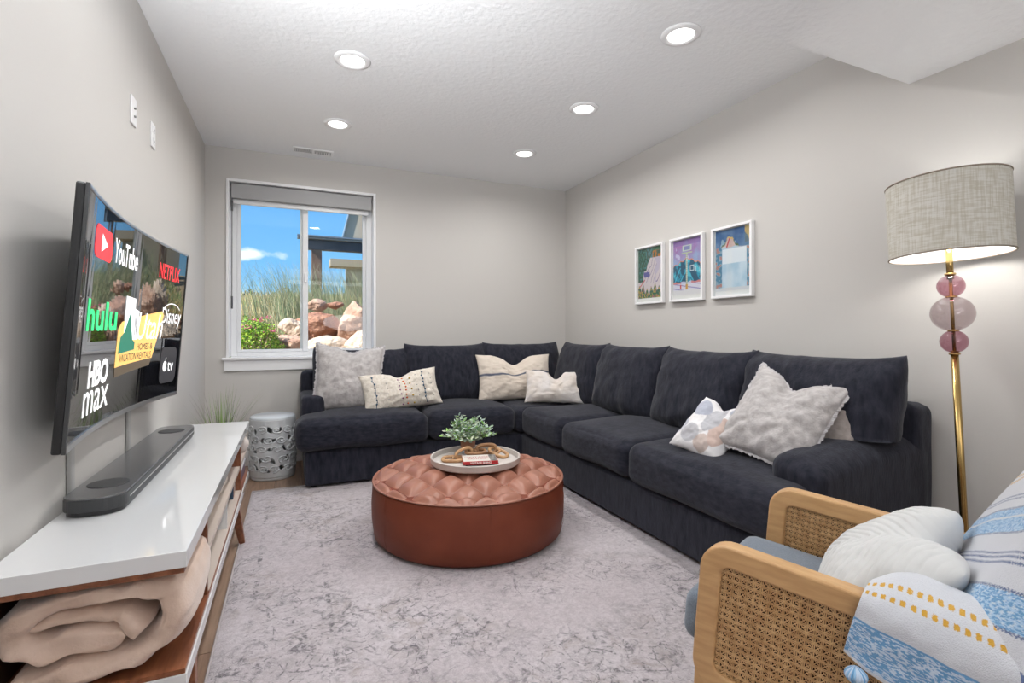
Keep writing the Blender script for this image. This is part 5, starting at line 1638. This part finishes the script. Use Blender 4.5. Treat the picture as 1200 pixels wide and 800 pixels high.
def flap_col(u, v):
    w = u * 0.36; h = v
    c = CREAM
    if h < 0.085: c = NAVY if (int(w / 0.003) + int(h / 0.012)) % 2 else (0.35, 0.40, 0.55)
    for h0 in (0.37, 0.475):
        q = (w / 0.0155 + (0.5 if h0 > 0.4 else 0)) % 1
        if ((q - 0.3) / 0.3) ** 4 + ((h - h0) / 0.022) ** 4 < 0.75 + 0.9 * noise.noise(Vector((w * 500, h * 90, 1))): c = GOLD
    if 0.70 < h < 0.965: c = BLUE1 if streak(w, h * 0.25, 1.0) > 0.0 else (0.58, 0.68, 0.80)
    if 0.695 < h < 0.705 or 0.90 < h < 0.912: c = BLUE1
    return weave(c, w, h * 0.2)
m = MB(); m.grid(flap, 300, 240, flap_col); m.build('throw_flap', WEAVE, th_, smooth=True, vcol=True, solid=0.004)
# tassel
m = MB(); tp = Vector((-0.036, -0.287, 0.492)); rnd = random.Random(9)
BLT = [(0.16, 0.36, 0.60), (0.30, 0.50, 0.72), (0.55, 0.66, 0.80), (0.62, 0.68, 0.78)]
for k in range(26):
    a = 2 * pi * k / 26
    pts = [AW @ (tp + Vector((0.016 * sin(t / 8 * pi) * cos(a), 0.016 * sin(t / 8 * pi) * sin(a), 0.002 - 0.030 * t / 8))) for t in range(9)]
    m.tube(pts, 0.0023, 5, col=rnd.choice(BLT[:3]))
for k in range(70):
    a = rnd.uniform(0, 2 * pi); rr = rnd.uniform(0.0, 0.030)
    pts = [AW @ (tp + Vector((0, 0, -0.030)) + Vector((rr * sin(t / 7 * 1.9) * cos(a), rr * sin(t / 7 * 1.9) * sin(a), -0.085 * t / 7))) for t in range(8)]
    m.tube(pts, 0.0017, 4, col=rnd.choice(BLT))
m.build('tassel', vcolmat('tassel_yarn', 0.9), th_, smooth=True, vcol=True, kind='stuff')

# ================================================================== OUTSIDE THE WINDOW
def gz(x, y):
    b = 0.72 + max(0, (y - 4.9)) * 0.155 - max(0, y - 11) * 0.15
    b += 0.05 * noise.noise(Vector((x * 0.9, y * 0.9, 0))) + 0.02 * noise.noise(Vector((x * 4, y * 4, 0)))
    b += 0.10 * max(0, min(1, (x - 0.3) / 1.5))
    return b
m = MB(); m.grid(lambda u, v: (-9 + 20 * u, YB + WT + 0.02 + 16 * v, gz(-9 + 20 * u, YB + WT + 0.02 + 16 * v)), 90, 90)
hill = m.build('hillside_ground', pbr('dry_soil', (0.30, 0.20, 0.12), (0.44, 0.33, 0.20), scale=5, rough=1.0, bump=0.6, bscale=20, dist=0.03), smooth=True)
struct(hill)
SAND = [pbr('sandstone_%s' % k, a, b, scale=7, detail=10, rough=0.9, bump=1.0, bscale=16, dist=0.05) for k, a, b in
        (('pink', (0.42, 0.24, 0.17), (0.62, 0.42, 0.32)), ('rust', (0.26, 0.11, 0.07), (0.46, 0.24, 0.16)), ('pale', (0.55, 0.42, 0.32), (0.74, 0.60, 0.49)))]
def rock_mb(c, r, seed, sub=4):
    bm = bmesh.new(); bmesh.ops.create_icosphere(bm, subdivisions=sub, radius=1.0)
    rn = random.Random(seed)
    planes = []
    for k in range(17):
        n = Vector((rn.uniform(-1, 1), rn.uniform(-1, 1), rn.uniform(-1, 1))).normalized(); planes.append((n, rn.uniform(0.58, 0.86)))
    rz = Matrix.Rotation(rn.uniform(0, 6.28), 3, 'Z')
    m = MB(); vs = []
    for v in bm.verts:
        p = v.co.copy()
        for n, d in planes:
            e = p.dot(n) - d
            if e > 0: p -= n * e * 0.92
        p += Vector(noise.noise_vector(p * 2.5 + Vector((seed, 0, 0)))) * 0.07 + Vector(noise.noise_vector(p * 9 + Vector((seed, 0, 0)))) * 0.03
        p = Vector((p.x * r[0], p.y * r[1], p.z * r[2])) + Vector(c)
        vs.append(p)
    m.add(vs, [tuple(x.index for x in f.verts) for f in bm.faces]); bm.free()
    return m
def boulder(c, r, seed, mi, label):
    tag(rock_mb(c, r, seed).build('boulder', SAND[mi], smooth=False), label, 'boulder', 'boulders outside the window')
boulder((0.27, 6.35, 1.15), (0.30, 0.24, 0.20), 4, 1, 'rust-brown boulder seen through the right window pane')
boulder((0.68, 6.15, 1.19), (0.24, 0.24, 0.28), 9, 0, 'tall pinkish boulder right of the rust-brown one outside')
boulder((0.36, 5.72, 0.90), (0.30, 0.22, 0.14), 15, 2, 'low pale boulder in front of the rust-brown one outside')
boulder((0.70, 5.66, 0.95), (0.20, 0.20, 0.18), 21, 2, 'pale boulder at the bottom right corner of the window view')
boulder((0.93, 6.3, 1.27), (0.16, 0.2, 0.28), 27, 2, 'pale boulder cut off by the right edge of the window')
boulder((-0.04, 5.85, 0.93), (0.24, 0.26, 0.16), 33, 0, 'flat pinkish slab rock right of the green shrub outside')
boulder((0.02, 6.35, 1.12), (0.17, 0.2, 0.13), 39, 2, 'pale rock behind the flat slab, at the window mullion')
boulder((0.28, 6.75, 1.40), (0.15, 0.12, 0.09), 45, 0, 'small pink rock lying on top of the rust-brown boulder')
boulder((0.52, 6.9, 1.42), (0.12, 0.1, 0.06), 51, 1, 'small dark rock on the bank above the boulders')
rnd = random.Random(17)
m = MB()
for k in range(170):
    x = rnd.uniform(-0.5, 1.7); y = rnd.uniform(5.5, 7.3)
    if x < 0.0 and y > 6.3: continue
    s = rnd.uniform(0.02, 0.065)
    b = rock_mb((x, y, gz(x, y) + s * 0.3), (s * 1.4, s, s * 0.7), 100 + k, 1); m.add(b.v, b.f)
m.build('rubble', SAND[0], kind='stuff', label='loose broken stones around the boulders outside the window', cat='stones')

# shrub with pink flowers
sx, sy, sz = -0.34, 5.58, 0.80
shb = empty('flowering_shrub', (sx, sy, sz), label='bright green round shrub with pink blooms at lower left of window', cat='shrub')
m = MB(); st = MB(); fl = MB(); rnd = random.Random(23)
for k in range(3800):
    d = Vector((rnd.gauss(0, 1), rnd.gauss(0, 1), abs(rnd.gauss(0, 1)) + 0.05)).normalized() * rnd.uniform(0.5, 1.0) ** 0.5
    bump_ = 1 + 0.15 * noise.noise(d * 2.5)
    p = Vector((sx + d.x * 0.30 * bump_, sy + d.y * 0.26 * bump_, sz - 0.06 + d.z * 0.46 * bump_))
    a = Vector((rnd.uniform(-1, 1), rnd.uniform(-1, 1), rnd.uniform(-0.3, 1))).normalized(); s = a.orthogonal().normalized() * 0.008
    ln = rnd.uniform(0.018, 0.034); g = rnd.uniform(0.75, 1.2)
    c = rnd.choice([(0.22, 0.42, 0.03), (0.34, 0.50, 0.04), (0.12, 0.28, 0.03), (0.46, 0.52, 0.08)])
    m.add([p, p + a * ln * 0.5 + s, p + a * ln, p + a * ln * 0.5 - s], [(0, 1, 2, 3)], tuple(v * g for v in c))
for k in range(26):
    a = rnd.uniform(0, 2 * pi); r_ = rnd.uniform(0.05, 0.24)
    st.tube([(sx, sy, sz - 0.12), (sx + r_ * 0.5 * cos(a), sy + r_ * 0.5 * sin(a), sz + 0.1), (sx + r_ * cos(a), sy + r_ * sin(a), sz + 0.26)], 0.004, 5)
for k in range(70):
    cx_, cy_, cz_ = rnd.choice([(-0.30, 5.40, 1.19), (-0.24, 5.42, 1.21), (-0.20, 5.40, 1.08), (-0.42, 5.36, 1.12)])
    p = Vector((cx_ + rnd.gauss(0, 0.035), cy_ + rnd.gauss(0, 0.02), cz_ + rnd.gauss(0, 0.008)))
    fl.lathe([(0, -0.006), (0.008, 0), (0, 0.006)], 5, p)
m.build('shrub_leaves', vcolmat('shrub_leaf', 0.6), shb, vcol=True, kind='stuff')
st.build('shrub_stems', mat_flat('shrub_bark', (0.16, 0.10, 0.06), 0.9), shb)
fl.build('pink_flowers', mat_flat('flower_pink', (0.62, 0.12, 0.24), 0.7), shb, kind='stuff')

# dry and green meadow grass on the slope
rnd = random.Random(29)
m = MB()
def blade(x, y, L_, lean, c, w=0.0035):
    z = gz(x, y) - 0.03
    a = rnd.uniform(0, 2 * pi) if rnd.random() < 0.4 else rnd.gauss(pi, 0.7)
    d = Vector((cos(a), sin(a), 0)); na = rnd.uniform(-0.9, 0.9); n = Vector((cos(na), sin(na), 0)); vs = []
    for t in range(5):
        q = t / 4; p = Vector((x, y, z)) + Vector((0, 0, L_ * q * (1 - 0.25 * lean * q))) + d * lean * L_ * q * q
        ww = w * (1 - q * 0.85); vs += [p - n * ww, p + n * ww]
    m.add(vs, [(2 * t, 2 * t + 1, 2 * t + 3, 2 * t + 2) for t in range(4)], c)
TANS = [(0.72, 0.55, 0.28), (0.66, 0.50, 0.24), (0.78, 0.66, 0.40), (0.56, 0.44, 0.22)]
GRNS = [(0.30, 0.40, 0.14), (0.38, 0.46, 0.18), (0.22, 0.34, 0.16), (0.46, 0.52, 0.24)]
for k in range(15000):
    y = 6.0 + rnd.random() ** 0.8 * 6.5
    x = rnd.uniform(-0.24 * y - 0.1, 0.24 * y + 0.2)
    if y < 7.1 and x > -0.35 and x < 1.3: continue
    g = noise.noise(Vector((x * 1.2, y * 0.8, 5)))
    c = rnd.choice(GRNS if rnd.random() < 0.36 + g * 0.9 else TANS); f = rnd.uniform(0.8, 1.2)
    blade(x, y, rnd.uniform(0.10, 0.30), rnd.uniform(0.1, 0.6), tuple(v * f for v in c), 0.004 + 0.0005 * y)
for k in range(1500):   # tall arching stems against the sky
    y = rnd.uniform(6.6, 8.2); x = rnd.uniform(-0.18, 1.4) if rnd.random() < 0.75 else rnd.uniform(-1.2, 0.2)
    if y < 7.2 and x > -0.1: y += 0.6
    blade(x, y, rnd.uniform(0.55, 1.02), rnd.uniform(0.1, 0.55), rnd.choice([(0.30, 0.34, 0.20), (0.50, 0.46, 0.30), (0.24, 0.30, 0.16)]), 0.0032)
m.build('meadow_grass', vcolmat('meadow_blade', 0.8), kind='stuff', vcol=True, label='dry tan and green tall grass on the slope outside', cat='grass')
# low dark bushes on the skyline
m = MB()
for (bx0_, by0_, br) in ((-2.0, 11.4, 0.30), (-1.25, 11.6, 0.28), (-0.75, 11.3, 0.22), (-0.1, 11.6, 0.30), (0.25, 11.5, 0.22)):
    for k in range(420):
        d = Vector((rnd.gauss(0, 1), rnd.gauss(0, 1), rnd.gauss(0, 0.7))).normalized() * rnd.uniform(0.3, 1)
        p = Vector((bx0_, by0_, gz(bx0_, by0_) + 0.02)) + d * br
        a = Vector((rnd.uniform(-1, 1), rnd.uniform(-1, 1), 1)).normalized() * 0.05; s = a.orthogonal().normalized() * 0.02
        m.add([p, p + a * 0.5 + s, p + a, p + a * 0.5 - s], [(0, 1, 2, 3)], rnd.choice([(0.08, 0.13, 0.05), (0.14, 0.20, 0.08), (0.20, 0.18, 0.14)]))
m.build('skyline_brush', vcolmat('brush_leaf', 0.8), vcol=True, kind='stuff', label='dark green scrub along the hilltop skyline', cat='scrub')

# neighbouring house with covered deck
nb = empty('neighbouring_house', (0.9, 9.3, 1.2), label='house with dark deck beam, post and tan gable beyond the grass', cat='house')
DKW = pbr('dark_stained_timber', (0.035, 0.045, 0.065), (0.07, 0.08, 0.10), scale=6, rough=0.6)
POSTM = pbr('brown_post_timber', (0.10, 0.055, 0.04), (0.17, 0.10, 0.07), scale=6, rough=0.7)
TANW = pbr('tan_stucco', (0.40, 0.35, 0.28), rough=0.9)
box('deck_beam', 0.12, 3.2, 8.93, 9.07, 2.44, 2.60, DKW, nb, bevel=0.01)
box('roof_fascia', 0.08, 3.2, 8.86, 9.0, 2.605, 2.66, pbr('grey_flashing', (0.30, 0.34, 0.40), rough=0.5), nb)
box('gutter', 0.08, 3.2, 8.80, 8.86, 2.63, 2.655, pbr('slate_gutter', (0.16, 0.20, 0.26), rough=0.5), nb)
box('deck_post', 0.30, 0.46, 8.93, 9.07, 1.30, 2.44, POSTM, nb, bevel=0.01)
box('deck_post', 1.95, 2.11, 8.93, 9.07, 1.30, 2.44, POSTM, nb, bevel=0.01)
def poly_y(pts, y0, y1):
    n = len(pts); mm = MB(); mm.add([(p[0], y0, p[1]) for p in pts] + [(p[0], y1, p[1]) for p in pts],
        [tuple(range(n)), tuple(range(2 * n - 1, n - 1, -1))] + [(i, n + i, n + (i + 1) % n, (i + 1) % n) for i in range(n)]); return mm
poly_y([(0.80, 2.665), (1.15, 2.665), (1.15, 3.9), (1.10, 3.9)], 9.05, 9.25).build('gable_wall', TANW, nb)
poly_y([(0.785, 2.665), (0.80, 2.665), (1.10, 3.9), (1.085, 3.9)], 9.0, 9.3).build('gable_trim', pbr('blue_grey_trim', (0.20, 0.28, 0.36), rough=0.6), nb)
box('corner_board', 1.15, 1.19, 9.0, 9.3, 2.665, 3.9, pbr('cedar_board', (0.36, 0.17, 0.08), rough=0.7), nb)
box('side_wall', 1.19, 3.2, 9.1, 9.3, 2.665, 3.9, DKW, nb)
box('deck_wall', 0.98, 3.2, 10.3, 10.5, 1.2, 2.45, TANW, nb)
box('deck_soffit', 0.66, 1.6, 9.9, 10.3, 2.30, 2.44, TANW, nb)

# finer pieces hang under the part they belong to
def nest(parent_name, child_names):
    for r in [o for o in bpy.data.objects if o.parent is None]:
        kids = list(r.children)
        ps = [k for k in kids if k.name.split('.')[0] == parent_name]
        if not ps: continue
        for k in kids:
            if k.name.split('.')[0] in child_names:
                k.parent = min(ps, key=lambda p: sum((Vector(p.bound_box[i]) - Vector(k.bound_box[i])).length for i in (0, 6)))
nest('lamp_shade', ('shade_lining', 'shade_trim', 'shade_spider'))
nest('tufted_top', ('button', 'piping'))
nest('ottoman_side', ('side_seam',))
nest('pillow_cover', ('frayed_edge', 'blue_stitching', 'purple_knots', 'orange_knots', 'mustard_knots', 'grey_knots'))
nest('receptacle', ('outlet_slot',))
nest('book_cover', ('spine_title', 'cover_title', 'cover_picture', 'cover_photo'))
nest('cane_panel', ('reed_spline',))
nest('screen', ('play_badge', 'play_arrow', 'video_logo', 'streaming_logo', 'green_logo', 'script_logo', 'channel_logo', 'dark_tile', 'tile_logo',
                'yellow_plate', 'plate_shade', 'plate_lettering', 'badge_white', 'badge_green', 'badge_marks'))
nest('grille_body', ('front_strip',))
nest('pot_rim', ('stems',))
